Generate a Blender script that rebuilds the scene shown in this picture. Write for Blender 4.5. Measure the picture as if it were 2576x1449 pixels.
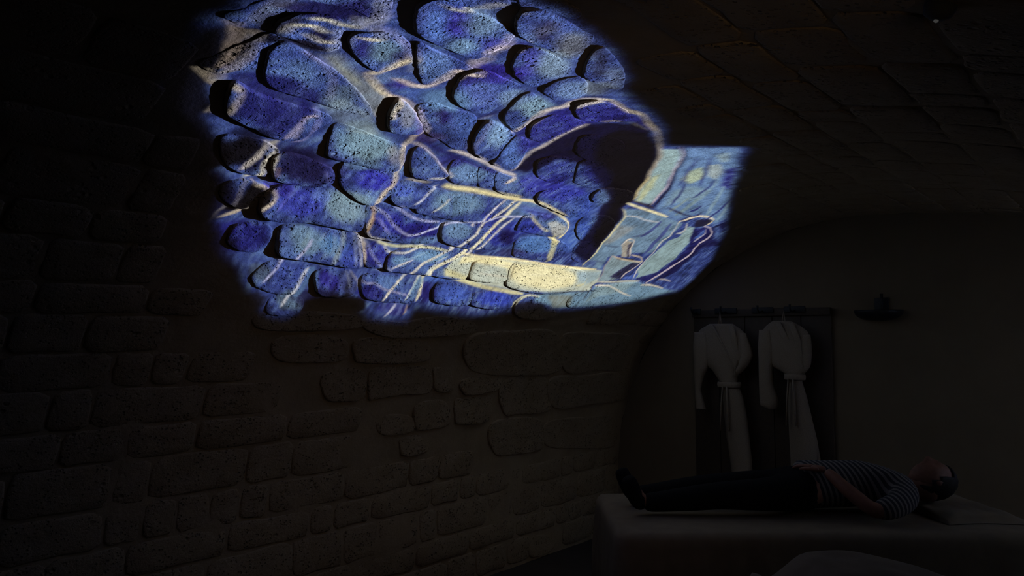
import bpy, bmesh, math, random
import numpy as np
from mathutils import Vector, Matrix, noise

# ---------------------------------------------------------------- scene set-up
for o in list(bpy.data.objects):
    bpy.data.objects.remove(o)
SC = bpy.context.scene
COL = SC.collection
SC.view_settings.view_transform = 'Standard'
SC.view_settings.look = 'None'
SC.view_settings.gamma = 1.0
SC.view_settings.exposure = 0.0
SC.view_settings.use_curve_mapping = False

# camera: eye height 1.65 m, looking 40.9 degrees off the tunnel axis (+X), tilted 3.8 degrees up
AX, PITCH, FPX = math.radians(40.9), math.radians(3.8), 1860.0
cam_data = bpy.data.cameras.new('camera')
cam = bpy.data.objects.new('camera', cam_data); COL.objects.link(cam)
cam.location = (0, 0, 1.65)
cam.rotation_euler = (math.radians(90) + PITCH, 0, AX - math.radians(90))
cam_data.sensor_width = 36.0; cam_data.lens = FPX / 2576 * 36.0
cam_data.clip_start = 0.05; cam_data.clip_end = 60
SC.camera = cam

world = bpy.data.worlds.new('world'); SC.world = world
world.use_nodes = True
world.node_tree.nodes['Background'].inputs[0].default_value = (0, 0, 0, 1)
world.node_tree.nodes['Background'].inputs[1].default_value = 0.0

# the projector (its slide is painted further down) and an added warm fill spot, no lamp of the room
PROJ_POS = Vector((4.4, 0.1, 1.82))
PROJ_AIM = Vector((3.5, 2.45, 2.25))
PROJ_POWER = 100.0
pl = bpy.data.lights.new('projector_beam', 'POINT')
pl.energy = PROJ_POWER; pl.shadow_soft_size = 0.006
projector = bpy.data.objects.new('projector_beam', pl); COL.objects.link(projector)
projector.location = PROJ_POS
projector.rotation_euler = (PROJ_AIM - PROJ_POS).to_track_quat('-Z', 'Y').to_euler()
gl = bpy.data.lights.new('warm_fill', 'SPOT')
gl.energy = 7.0; gl.color = (1.0, 0.72, 0.46); gl.spot_size = math.radians(78); gl.spot_blend = 1.0; gl.shadow_soft_size = 0.25
dim = bpy.data.objects.new('warm_fill', gl); COL.objects.link(dim)
dim.location = (1.0, 0.0, 1.95)
dim.rotation_euler = (Vector((3.6, 3.4, 1.6)) - dim.location).to_track_quat('-Z', 'Y').to_euler()

# ---------------------------------------------------------------- the tunnel's shape
YC, ZC, RV, AW = 1.55, 0.5, 2.0, 3.0      # vault centre, radius over the far side, half width of the near side
XF, XB = -2.5, 5.5                        # wall behind the camera, far end wall
def _profile():
    p = [(YC+RV, z) for z in np.linspace(0, ZC, 20, endpoint=False)]
    p += [(YC+RV*math.cos(a), ZC+RV*math.sin(a)) for a in np.linspace(0, math.pi/2, 240, endpoint=False)]
    p += [(YC+AW*math.cos(a), ZC+RV*math.sin(a)) for a in np.linspace(math.pi/2, math.pi, 240, endpoint=False)]
    p += [(YC-AW, z) for z in np.linspace(ZC, 0, 20)]
    p = np.array(p); d = np.diff(p, axis=0)
    s = np.concatenate([[0], np.cumsum(np.hypot(d[:, 0], d[:, 1]))])
    t = np.gradient(p, axis=0); t /= np.linalg.norm(t, axis=1)[:, None]
    return s, p, np.stack([-t[:, 1], t[:, 0]], 1)
PS, PP, PN = _profile()
S_END = float(PS[-1])
def surf(x, s, h=0.0):
    """point of the vault: x along the tunnel, s metres up the lining from the floor, h metres proud of it"""
    y = np.interp(s, PS, PP[:, 0]); z = np.interp(s, PS, PP[:, 1])
    ny = np.interp(s, PS, PN[:, 0]); nz = np.interp(s, PS, PN[:, 1])
    return (x, y + ny*h, z + nz*h)

# ---------------------------------------------------------------- data measured on the lining (x, s in metres)
STONES = [
 ([(1.177,3.17),(1.113,3.307),(1.12,3.378),(1.231,3.349),(1.346,3.306),(1.47,3.242),(1.588,3.164),(1.602,3.123),(1.517,3.111),(1.399,3.119),(1.291,3.124),(1.23,3.132)], 0.035),
 ([(1.055,3.424),(1.045,3.498),(1.079,3.556),(1.147,3.583),(1.187,3.565),(1.23,3.51),(1.253,3.436),(1.247,3.405),(1.212,3.396),(1.14,3.406),(1.077,3.408)], 0.035),
 ([(1.231,3.523),(1.254,3.583),(1.324,3.619),(1.406,3.584),(1.482,3.515),(1.469,3.446),(1.444,3.389),(1.376,3.407),(1.289,3.455)], 0.03),
 ([(1.01,3.642),(1.048,3.737),(1.115,3.805),(1.16,3.789),(1.207,3.716),(1.224,3.655),(1.186,3.653),(1.14,3.662),(1.089,3.648),(1.042,3.629)], 0.025),
 ([(0.982,3.144),(0.999,3.203),(1.023,3.27),(1.045,3.339),(1.053,3.386),(1.09,3.387),(1.099,3.351),(1.087,3.287),(1.122,3.203),(1.093,3.164),(1.052,3.123)], 0.012),
 ([(0.92,3.401),(0.944,3.476),(0.966,3.553),(0.995,3.614),(1.032,3.591),(1.055,3.52),(1.048,3.455),(1.051,3.411),(1.012,3.396),(0.972,3.386)], 0.014),
 ([(1.238,3.794),(1.219,3.857),(1.234,3.891),(1.328,3.896),(1.412,3.902),(1.486,3.886),(1.53,3.87),(1.574,3.801),(1.59,3.715),(1.586,3.66),(1.476,3.662),(1.409,3.666),(1.352,3.678),(1.305,3.714)], 0.042),
 ([(1.397,3.62),(1.445,3.618),(1.5,3.611),(1.605,3.608),(1.67,3.58),(1.659,3.545),(1.661,3.48),(1.638,3.408),(1.59,3.422),(1.49,3.515)], 0.022),
 ([(1.698,3.479),(1.658,3.556),(1.689,3.614),(1.786,3.613),(1.88,3.602),(1.934,3.519),(1.961,3.418),(1.973,3.358),(1.916,3.341),(1.81,3.365),(1.746,3.411)], 0.034),
 ([(1.707,3.716),(1.637,3.793),(1.62,3.853),(1.693,3.87),(1.79,3.856),(1.879,3.82),(1.895,3.744),(1.902,3.688),(1.898,3.64),(1.84,3.645),(1.782,3.665)], 0.034),
 ([(1.43,3.97),(1.406,4.031),(1.485,4.059),(1.598,4.054),(1.667,4.048),(1.749,3.959),(1.779,3.894),(1.665,3.892),(1.578,3.888),(1.506,3.906)], 0.036),
 ([(1.2,3.927),(1.219,3.976),(1.287,4.017),(1.341,4.014),(1.367,3.998),(1.36,3.95),(1.322,3.916),(1.27,3.897)], 0.03),
 ([(1.302,4.087),(1.337,4.125),(1.414,4.139),(1.497,4.127),(1.521,4.084),(1.467,4.073),(1.395,4.053),(1.367,4.031)], 0.03),
 ([(1.897,3.851),(1.783,3.95),(1.729,4.03),(1.822,4.016),(2.001,3.937),(2.111,3.852),(2.043,3.832),(1.963,3.827)], 0.038),
 ([(1.942,3.657),(1.91,3.732),(1.918,3.808),(1.996,3.792),(2.094,3.706),(2.098,3.642),(2.085,3.607),(1.995,3.623)], 0.022),
 ([(2.027,3.409),(1.967,3.51),(1.937,3.59),(2.009,3.577),(2.079,3.576),(2.15,3.452),(2.211,3.32),(2.182,3.303),(2.08,3.352)], 0.022),
 ([(2.064,3.218),(2.025,3.308),(2.085,3.315),(2.187,3.288),(2.244,3.253),(2.292,3.148),(2.315,3.068),(2.234,3.061),(2.139,3.116)], 0.028),
 ([(2.332,3.077),(2.269,3.193),(2.246,3.269),(2.343,3.255),(2.41,3.176),(2.5,3.044),(2.434,3.03),(2.349,3.036)], 0.018),
 ([(1.713,3.263),(1.744,3.313),(1.822,3.312),(1.921,3.315),(1.983,3.292),(2.07,3.178),(2.133,3.092),(2.093,3.062),(1.983,3.097),(1.909,3.109),(1.811,3.174)], 0.024),
 ([(1.652,3.183),(1.619,3.267),(1.684,3.254),(1.788,3.188),(1.863,3.137),(1.867,3.097),(1.795,3.077),(1.748,3.075),(1.697,3.123)], 0.036),
 ([(1.594,2.878),(1.544,2.988),(1.54,3.031),(1.63,3.026),(1.757,3.003),(1.845,2.991),(1.891,2.984),(1.953,2.903),(1.964,2.842),(1.893,2.825),(1.769,2.832),(1.673,2.835),(1.621,2.845)], 0.034),
 ([(1.741,2.742),(1.709,2.81),(1.771,2.825),(1.896,2.817),(1.976,2.836),(2.028,2.782),(2.042,2.693),(2.027,2.622),(1.967,2.6),(1.854,2.645),(1.782,2.688)], 0.028),
 ([(1.441,2.766),(1.504,2.8),(1.617,2.783),(1.708,2.756),(1.744,2.705),(1.73,2.662),(1.629,2.646),(1.525,2.645),(1.477,2.687)], 0.024),
 ([(1.222,2.81),(1.295,2.837),(1.394,2.823),(1.445,2.789),(1.462,2.729),(1.47,2.655),(1.361,2.649),(1.277,2.697)], 0.013),
 ([(1.111,3.105),(1.206,3.078),(1.313,3.065),(1.433,3.068),(1.505,3.044),(1.495,2.973),(1.468,2.886),(1.383,2.868),(1.292,2.897),(1.206,2.924),(1.152,2.963)], 0.034),
 ([(1.937,2.979),(1.947,3.017),(2.024,2.99),(2.131,2.933),(2.218,2.883),(2.194,2.834),(2.11,2.824),(2.049,2.838),(1.976,2.911)], 0.034),
 ([(2.186,2.925),(2.172,2.991),(2.313,2.971),(2.418,2.859),(2.315,2.838),(2.242,2.864)], 0.016),
 ([(2.327,2.975),(2.419,2.982),(2.519,2.871),(2.436,2.86)], 0.014),
 ([(2.444,2.974),(2.55,2.972),(2.686,2.979),(2.818,2.876),(2.721,2.84),(2.564,2.852)], 0.016),
 ([(2.018,2.726),(2.074,2.783),(2.245,2.773),(2.333,2.757),(2.314,2.692),(2.243,2.627),(2.153,2.622),(2.075,2.649)], 0.022),
 ([(2.245,2.61),(2.23,2.675),(2.293,2.717),(2.444,2.778),(2.559,2.799),(2.734,2.798),(2.772,2.732),(2.726,2.626),(2.644,2.589),(2.451,2.59),(2.319,2.594)], 0.02),
 ([(2.585,3.098),(2.537,3.157),(2.583,3.212),(2.7,3.221),(2.809,3.148),(2.873,3.032),(2.808,3.008),(2.679,3.026)], 0.014),
 ([(2.832,3.137),(2.747,3.224),(2.79,3.284),(2.982,3.244),(3.141,3.124),(3.121,3.049),(3.004,3.045),(2.921,3.062)], 0.014),
 ([(2.159,3.633),(2.167,3.715),(2.289,3.737),(2.423,3.697),(2.462,3.626),(2.359,3.564),(2.279,3.555)], 0.03),
 ([(2.561,3.339),(2.489,3.433),(2.572,3.497),(2.746,3.465),(2.86,3.348),(2.817,3.265),(2.681,3.273)], 0.026),
 ([(2.289,3.3),(2.2,3.405),(2.185,3.502),(2.261,3.521),(2.367,3.52),(2.399,3.397),(2.428,3.3),(2.36,3.28)], 0.026),
 ([(3.19,2.972),(3.157,3.048),(3.244,3.091),(3.395,3.094),(3.487,3.008),(3.392,2.962),(3.27,2.939)], 0.018),
 ([(2.833,2.904),(2.881,2.971),(3.05,2.996),(3.164,2.963),(3.34,2.829),(3.26,2.774),(3.053,2.799),(2.899,2.832)], 0.018),
 ([(3.37,2.735),(3.38,2.802),(3.529,2.84),(3.698,2.763),(3.756,2.639),(3.606,2.591),(3.484,2.632)], 0.006),
 ([(1.344,2.553),(1.385,2.599),(1.482,2.6),(1.529,2.574),(1.523,2.486),(1.457,2.448),(1.373,2.489)], 0.01),
 ([(1.52,2.497),(1.521,2.58),(1.624,2.645),(1.803,2.659),(1.954,2.615),(2.028,2.521),(2.045,2.427),(1.946,2.43),(1.778,2.44),(1.635,2.427),(1.553,2.449)], 0.038),
 ([(1.709,2.279),(1.681,2.355),(1.691,2.389),(1.842,2.397),(2.032,2.395),(2.089,2.382),(2.187,2.233),(2.2,2.191),(2.085,2.19),(1.946,2.207),(1.819,2.213),(1.737,2.228)], 0.036),
 ([(1.493,2.277),(1.497,2.343),(1.575,2.38),(1.648,2.353),(1.666,2.297),(1.661,2.229),(1.581,2.214),(1.518,2.239)], 0.009),
 ([(1.687,2.092),(1.748,2.17),(1.889,2.167),(1.948,2.141),(1.949,2.065),(1.938,1.998),(1.87,1.986),(1.772,2.004),(1.711,2.036)], 0.014),
 ([(1.989,2.104),(1.99,2.145),(2.082,2.159),(2.187,2.147),(2.253,2.059),(2.233,2.004),(2.122,1.993),(2.042,2.019)], 0.03),
 ([(1.822,1.915),(1.833,1.975),(1.958,1.974),(2.008,1.935),(2.002,1.873),(1.902,1.859),(1.845,1.873)], 0.018),
 ([(1.986,2.577),(2.044,2.613),(2.189,2.601),(2.346,2.587),(2.441,2.558),(2.495,2.447),(2.497,2.409),(2.368,2.39),(2.194,2.393),(2.092,2.417)], 0.03),
 ([(2.528,2.471),(2.488,2.537),(2.553,2.566),(2.675,2.556),(2.742,2.611),(2.943,2.589),(3.048,2.488),(2.985,2.416),(2.814,2.395),(2.661,2.402),(2.566,2.429)], 0.015),
 ([(2.968,2.602),(2.938,2.709),(3.092,2.737),(3.284,2.718),(3.363,2.652),(3.33,2.589),(3.158,2.582),(3.003,2.591)], 0.016),
 ([(3.119,2.423),(3.064,2.515),(3.189,2.555),(3.394,2.551),(3.544,2.504),(3.551,2.389),(3.338,2.373),(3.179,2.378)], 0.01),
 ([(3.603,2.497),(3.61,2.571),(3.766,2.598),(3.843,2.483),(3.812,2.397),(3.68,2.421)], 0.006),
 ([(2.34,2.215),(2.323,2.293),(2.425,2.347),(2.626,2.368),(2.841,2.365),(2.884,2.305),(2.93,2.187),(2.884,2.164),(2.654,2.175),(2.459,2.181),(2.37,2.187)], 0.026),
 ([(2.139,2.335),(2.246,2.359),(2.317,2.289),(2.343,2.201),(2.226,2.2)], 0.014),
 ([(2.943,2.208),(2.922,2.29),(3.022,2.334),(3.182,2.333),(3.254,2.237),(3.251,2.166),(3.103,2.157),(2.976,2.173)], 0.018),
 ([(3.284,2.167),(3.219,2.311),(3.384,2.358),(3.719,2.34),(3.95,2.305),(4.029,2.203),(3.899,2.118),(3.664,2.1),(3.416,2.119),(3.309,2.145)], 0.02),
 ([(2.259,2.128),(2.455,2.15),(2.623,2.133),(2.716,1.987),(2.562,1.972),(2.347,1.991)], 0.02),
 ([(2.787,2.022),(2.761,2.097),(2.808,2.125),(3.015,2.096),(3.099,2.017),(3.073,1.969),(2.909,1.974),(2.81,1.996)], 0.022),
 ([(3.098,2.012),(3.098,2.059),(3.229,2.079),(3.406,2.05),(3.479,1.981),(3.322,1.955),(3.133,1.976)], 0.024),
 ([(3.524,1.96),(3.532,2.048),(3.644,2.078),(3.785,2.033),(3.977,1.935),(3.891,1.88),(3.635,1.891)], 0.02),
 ([(4.007,2.057),(4.193,2.194),(4.617,2.268),(4.872,2.245),(4.82,2.099),(4.382,2.011),(4.115,1.989)], 0.012),
 ([(3.104,1.459),(3.09,1.507),(3.209,1.503),(3.273,1.437),(3.31,1.351),(3.23,1.336),(3.152,1.36)], 0.02),
 ([(3.421,1.315),(3.374,1.41),(3.703,1.432),(3.768,1.338),(3.663,1.306),(3.475,1.301)], 0.02),
 ([(2.775,1.129),(2.755,1.201),(2.903,1.206),(3.046,1.167),(3.062,1.087),(2.892,1.079),(2.813,1.095)], 0.02),
 ([(3.078,1.112),(3.035,1.234),(3.118,1.275),(3.295,1.254),(3.362,1.103),(3.127,1.088)], 0.02),
 ([(3.417,1.12),(3.367,1.258),(3.429,1.273),(3.697,1.269),(3.731,1.097),(3.472,1.096)], 0.022),
 ([(2.997,0.966),(2.986,1.043),(3.141,1.039),(3.229,0.951),(3.134,0.923),(3.019,0.935)], 0.018),
 ([(2.659,1.337),(2.612,1.505),(2.745,1.526),(3.031,1.501),(3.128,1.346),(2.863,1.336),(2.692,1.322)], 0.014),
 ([(3.897,1.133),(3.776,1.375),(4.223,1.391),(4.419,1.121),(4.031,1.116)], 0.014),
 ([(4.465,1.133),(4.306,1.37),(4.779,1.382),(5.236,1.38),(5.461,1.148),(4.911,1.123)], 0.012),
 ([(3.416,1.486),(3.268,1.725),(3.646,1.773),(4.124,1.759),(4.381,1.449),(3.9,1.421)], 0.012),
 ([(4.469,1.428),(4.209,1.741),(4.72,1.76),(5.153,1.722),(5.326,1.431),(4.864,1.423)], 0.01),
 ([(4.456,0.836),(4.433,1.019),(4.954,1.011),(5.345,0.978),(5.408,0.729),(4.854,0.765)], 0.012),
 ([(3.872,0.845),(3.796,1.068),(4.302,1.052),(4.41,0.826),(4.114,0.81)], 0.012),
 ([(4.292,0.039),(4.315,0.163),(4.481,0.151),(4.604,0.09),(4.505,0.022)], 0.02),
 ([(1.826,1.788),(1.806,1.869),(2.067,1.877),(2.385,1.86),(2.403,1.795),(2.11,1.774)], 0.02),
 ([(2.447,1.786),(2.43,1.847),(2.668,1.833),(2.975,1.873),(3.226,1.843),(3.262,1.758),(2.693,1.729)], 0.018),
 ([(2.468,1.589),(2.415,1.684),(2.478,1.717),(2.692,1.73),(2.938,1.687),(3.01,1.574),(2.774,1.554),(2.515,1.57)], 0.02),
 ([(1.999,1.6),(1.94,1.705),(2.08,1.74),(2.357,1.703),(2.392,1.589),(2.188,1.578)], 0.016),
 ([(2.357,1.36),(2.3,1.495),(2.454,1.525),(2.577,1.482),(2.613,1.342),(2.47,1.327)], 0.018),
]
RIBBONS = [
 ([(0.96,3.381),(0.972,3.366),(0.985,3.354),(0.996,3.34),(1.005,3.325),(1.01,3.309),(1.015,3.287),(1.021,3.259),(1.026,3.23),(1.031,3.203),(1.036,3.18),(1.039,3.16),(1.045,3.144)],[(0.96,3.392),(0.973,3.387),(0.989,3.371),(1.004,3.353),(1.017,3.33),(1.026,3.305),(1.031,3.281),(1.037,3.252),(1.043,3.224),(1.048,3.197),(1.053,3.173),(1.056,3.152),(1.053,3.141)],(150,132,112),1),
 ([(1.034,3.385),(1.034,3.369),(1.04,3.345),(1.053,3.323),(1.064,3.303),(1.071,3.276),(1.075,3.247),(1.077,3.222),(1.077,3.199),(1.075,3.173),(1.071,3.151),(1.067,3.129),(1.077,3.105),(1.092,3.084),(1.111,3.066),(1.126,3.05),(1.133,3.03),(1.138,3.006),(1.141,2.984),(1.142,2.961),(1.141,2.936),(1.144,2.914)],[(1.041,3.381),(1.045,3.364),(1.05,3.345),(1.06,3.328),(1.074,3.303),(1.082,3.271),(1.086,3.24),(1.089,3.214),(1.089,3.189),(1.086,3.163),(1.083,3.14),(1.078,3.123),(1.085,3.112),(1.096,3.094),(1.114,3.078),(1.133,3.057),(1.145,3.029),(1.15,3.002),(1.153,2.977),(1.154,2.954),(1.154,2.927),(1.149,2.91)],(160,146,126),1),
 ([(1.009,3.12),(1.02,3.109),(1.036,3.098),(1.055,3.084),(1.075,3.07),(1.091,3.062),(1.105,3.056),(1.12,3.049),(1.13,3.049)],[(1.008,3.129),(1.019,3.125),(1.036,3.114),(1.055,3.1),(1.074,3.087),(1.089,3.079),(1.103,3.073),(1.117,3.067),(1.129,3.057)],(170,155,130),1),
 ([(0.996,3.618),(0.991,3.586),(0.99,3.544),(0.989,3.516),(0.989,3.488),(0.988,3.446),(0.991,3.406)],[(1.005,3.609),(1.008,3.571),(1.006,3.529),(1.005,3.502),(1.005,3.474),(1.004,3.431),(0.998,3.4)],(105,100,80),0.9),
 ([(1.033,3.589),(1.032,3.557),(1.031,3.518),(1.035,3.49),(1.04,3.466),(1.04,3.436),(1.041,3.41)],[(1.036,3.586),(1.037,3.552),(1.037,3.513),(1.041,3.487),(1.045,3.462),(1.046,3.431),(1.044,3.408)],(105,95,95),1),
 ([(1.067,3.408),(1.066,3.423),(1.065,3.442),(1.067,3.454),(1.075,3.466),(1.092,3.479),(1.112,3.488),(1.132,3.488),(1.152,3.484),(1.17,3.483),(1.181,3.487)],[(1.061,3.411),(1.055,3.43),(1.054,3.451),(1.057,3.468),(1.065,3.481),(1.083,3.495),(1.104,3.504),(1.125,3.504),(1.145,3.5),(1.163,3.5),(1.177,3.495)],(180,172,145),1),
 ([(1.091,3.524),(1.108,3.532),(1.128,3.545),(1.148,3.548),(1.168,3.548),(1.189,3.548),(1.207,3.551),(1.218,3.568),(1.223,3.591),(1.218,3.618),(1.208,3.642)],[(1.086,3.532),(1.099,3.548),(1.119,3.561),(1.139,3.564),(1.16,3.565),(1.18,3.564),(1.196,3.567),(1.205,3.582),(1.209,3.602),(1.205,3.626),(1.202,3.645)],(175,168,145),1),
 ([(1.189,3.526),(1.201,3.517),(1.212,3.508),(1.215,3.497),(1.22,3.477),(1.231,3.457),(1.241,3.44),(1.248,3.416),(1.256,3.395)],[(1.188,3.533),(1.2,3.528),(1.217,3.512),(1.225,3.492),(1.229,3.475),(1.239,3.459),(1.251,3.438),(1.259,3.412),(1.261,3.393)],(180,180,185),1),
 ([(1.119,3.442),(1.147,3.433),(1.179,3.428),(1.202,3.428),(1.219,3.435),(1.225,3.45),(1.224,3.468)],[(1.116,3.45),(1.142,3.447),(1.173,3.441),(1.195,3.442),(1.21,3.448),(1.215,3.461),(1.219,3.472)],(165,155,130),1),
 ([(1.146,3.798),(1.167,3.76),(1.194,3.717),(1.21,3.699),(1.217,3.692),(1.225,3.671),(1.232,3.648),(1.242,3.617),(1.268,3.59),(1.286,3.571),(1.287,3.56),(1.28,3.548),(1.258,3.541),(1.238,3.532)],[(1.15,3.799),(1.175,3.762),(1.202,3.721),(1.215,3.707),(1.228,3.691),(1.238,3.665),(1.245,3.641),(1.251,3.619),(1.271,3.6),(1.296,3.571),(1.301,3.547),(1.292,3.532),(1.268,3.524),(1.243,3.525)],(200,190,160),1),
 ([(1.442,3.543),(1.453,3.526),(1.462,3.513),(1.458,3.506),(1.451,3.491),(1.449,3.463),(1.449,3.432),(1.447,3.401),(1.444,3.376),(1.439,3.354),(1.468,3.325),(1.498,3.304),(1.525,3.287),(1.553,3.272),(1.581,3.264),(1.598,3.257),(1.606,3.242),(1.616,3.216),(1.624,3.192),(1.632,3.168),(1.645,3.144),(1.66,3.128)],[(1.447,3.547),(1.466,3.53),(1.484,3.502),(1.48,3.485),(1.472,3.472),(1.471,3.446),(1.47,3.415),(1.468,3.384),(1.465,3.357),(1.457,3.349),(1.469,3.343),(1.496,3.324),(1.521,3.308),(1.545,3.295),(1.572,3.287),(1.604,3.272),(1.626,3.238),(1.637,3.208),(1.645,3.184),(1.652,3.163),(1.663,3.144),(1.668,3.129)],(216,196,152),1),
 ([(1.595,3.265),(1.612,3.266),(1.635,3.268),(1.665,3.261),(1.7,3.247),(1.735,3.222),(1.776,3.19),(1.825,3.159),(1.864,3.132),(1.872,3.116),(1.873,3.099),(1.875,3.08),(1.881,3.064)],[(1.589,3.273),(1.602,3.282),(1.626,3.284),(1.658,3.276),(1.697,3.26),(1.737,3.233),(1.777,3.202),(1.826,3.171),(1.871,3.139),(1.888,3.11),(1.89,3.089),(1.892,3.07),(1.888,3.059)],(205,185,165),1),
 ([(1.28,3.638),(1.302,3.62),(1.329,3.601),(1.347,3.591),(1.366,3.583),(1.394,3.571),(1.422,3.558),(1.445,3.538),(1.463,3.522)],[(1.279,3.643),(1.301,3.629),(1.327,3.611),(1.344,3.602),(1.362,3.594),(1.39,3.582),(1.421,3.567),(1.447,3.545),(1.465,3.524)],(175,165,190),1),
 ([(1.468,3.516),(1.487,3.5),(1.508,3.482),(1.528,3.458),(1.546,3.438)],[(1.468,3.522),(1.487,3.51),(1.512,3.489),(1.536,3.462),(1.55,3.44)],(160,150,110),0.8),
 ([(1.536,3.372),(1.576,3.363),(1.618,3.361),(1.639,3.365),(1.651,3.377),(1.659,3.397),(1.661,3.426),(1.656,3.464),(1.649,3.501),(1.643,3.524),(1.645,3.538),(1.673,3.544),(1.699,3.554),(1.681,3.588),(1.656,3.62),(1.644,3.654),(1.629,3.691),(1.6,3.714),(1.598,3.728),(1.595,3.751),(1.597,3.773),(1.596,3.796),(1.581,3.821),(1.565,3.842),(1.552,3.861),(1.537,3.877)],[(1.529,3.384),(1.563,3.385),(1.603,3.383),(1.621,3.387),(1.63,3.396),(1.637,3.415),(1.639,3.442),(1.634,3.478),(1.627,3.514),(1.621,3.54),(1.624,3.559),(1.653,3.566),(1.675,3.573),(1.663,3.592),(1.636,3.627),(1.622,3.666),(1.613,3.692),(1.585,3.714),(1.575,3.742),(1.572,3.767),(1.574,3.789),(1.574,3.808),(1.563,3.825),(1.549,3.844),(1.535,3.864),(1.529,3.878)],(205,186,170),1),
 ([(1.55,3.909),(1.542,3.93),(1.532,3.956),(1.53,3.974),(1.528,3.993),(1.515,4.017),(1.501,4.037)],[(1.546,3.911),(1.533,3.934),(1.522,3.961),(1.521,3.98),(1.519,3.998),(1.507,4.02),(1.497,4.038)],(120,110,90),0.9),
 ([(1.235,3.859),(1.258,3.852),(1.284,3.851),(1.303,3.861),(1.318,3.876),(1.335,3.889),(1.348,3.905),(1.353,3.929),(1.356,3.953),(1.369,3.975),(1.378,3.995)],[(1.231,3.866),(1.25,3.865),(1.275,3.863),(1.292,3.873),(1.307,3.888),(1.323,3.901),(1.336,3.916),(1.34,3.939),(1.344,3.964),(1.357,3.986),(1.372,4.0)],(165,160,140),0.9),
 ([(2.524,3.009),(2.514,3.042),(2.494,3.088),(2.469,3.133),(2.448,3.177),(2.441,3.211),(2.439,3.247),(2.431,3.291),(2.423,3.337),(2.418,3.385),(2.413,3.434),(2.407,3.483),(2.396,3.524)],[(2.516,3.012),(2.498,3.048),(2.478,3.093),(2.454,3.138),(2.432,3.184),(2.424,3.22),(2.421,3.256),(2.413,3.3),(2.405,3.347),(2.4,3.395),(2.395,3.444),(2.388,3.494),(2.387,3.529)],(200,185,170),1),
 ([(2.401,3.574),(2.414,3.591),(2.426,3.613),(2.446,3.621),(2.459,3.628)],[(2.389,3.581),(2.391,3.605),(2.403,3.628),(2.424,3.637),(2.449,3.636)],(130,120,110),0.8),
 ([(2.498,3.658),(2.537,3.654),(2.582,3.653),(2.626,3.653),(2.655,3.657)],[(2.49,3.665),(2.521,3.667),(2.565,3.666),(2.608,3.666),(2.647,3.663)],(90,85,80),0.8),
 ([(2.214,3.281),(2.207,3.331),(2.189,3.394),(2.167,3.441),(2.151,3.479),(2.152,3.51),(2.158,3.541),(2.161,3.578),(2.164,3.616),(2.162,3.65),(2.166,3.683),(2.191,3.72),(2.208,3.754)],[(2.203,3.287),(2.188,3.341),(2.17,3.403),(2.149,3.449),(2.132,3.49),(2.132,3.523),(2.138,3.554),(2.14,3.592),(2.142,3.629),(2.141,3.664),(2.145,3.697),(2.169,3.735),(2.198,3.761)],(222,205,180),1),
 ([(2.21,3.75),(2.247,3.74),(2.288,3.734),(2.332,3.725),(2.375,3.718),(2.398,3.725),(2.414,3.732),(2.436,3.736),(2.462,3.733),(2.509,3.716),(2.571,3.692),(2.63,3.679),(2.682,3.668),(2.718,3.654),(2.765,3.629),(2.85,3.582),(2.938,3.529),(3.003,3.484),(3.066,3.435),(3.144,3.371),(3.218,3.307),(3.28,3.257),(3.332,3.224)],[(2.196,3.764),(2.22,3.766),(2.261,3.76),(2.304,3.751),(2.341,3.746),(2.36,3.751),(2.376,3.759),(2.4,3.763),(2.437,3.759),(2.492,3.739),(2.546,3.718),(2.599,3.708),(2.656,3.695),(2.711,3.674),(2.771,3.643),(2.863,3.593),(2.961,3.534),(3.035,3.483),(3.103,3.431),(3.183,3.365),(3.257,3.303),(3.317,3.255),(3.348,3.224)],(150,138,120),1),
 ([(2.193,3.299),(2.183,3.349),(2.165,3.412),(2.143,3.459),(2.127,3.498),(2.127,3.53),(2.132,3.56),(2.135,3.598),(2.136,3.636),(2.135,3.67),(2.139,3.702),(2.162,3.739),(2.182,3.771)],[(2.187,3.302),(2.173,3.355),(2.155,3.417),(2.133,3.463),(2.116,3.504),(2.116,3.537),(2.122,3.568),(2.124,3.605),(2.125,3.643),(2.123,3.677),(2.127,3.709),(2.151,3.747),(2.177,3.775)],(20,18,50),0.8),
 ([(2.164,3.072),(2.147,3.096),(2.125,3.127),(2.109,3.163),(2.091,3.2),(2.067,3.229),(2.046,3.255),(2.033,3.284),(2.026,3.312),(2.028,3.337),(2.029,3.358)],[(2.16,3.072),(2.139,3.096),(2.116,3.129),(2.099,3.166),(2.083,3.201),(2.06,3.229),(2.037,3.257),(2.023,3.289),(2.016,3.318),(2.018,3.345),(2.025,3.361)],(150,150,180),0.9),
 ([(2.153,3.067),(2.132,3.095),(2.107,3.13),(2.092,3.164),(2.076,3.199),(2.052,3.228),(2.031,3.254),(2.016,3.287),(2.008,3.321),(2.022,3.347),(2.031,3.382),(1.994,3.445),(1.955,3.508),(1.948,3.554),(1.948,3.592),(1.94,3.617),(1.933,3.641),(1.923,3.683),(1.916,3.727),(1.918,3.773),(1.919,3.811)],[(2.148,3.067),(2.123,3.095),(2.097,3.132),(2.081,3.168),(2.066,3.201),(2.044,3.227),(2.021,3.256),(2.004,3.293),(1.996,3.329),(2.01,3.356),(2.019,3.389),(1.983,3.448),(1.943,3.513),(1.935,3.562),(1.935,3.6),(1.927,3.624),(1.92,3.649),(1.91,3.69),(1.903,3.735),(1.905,3.781),(1.913,3.814)],(25,20,60),0.9),
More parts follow.
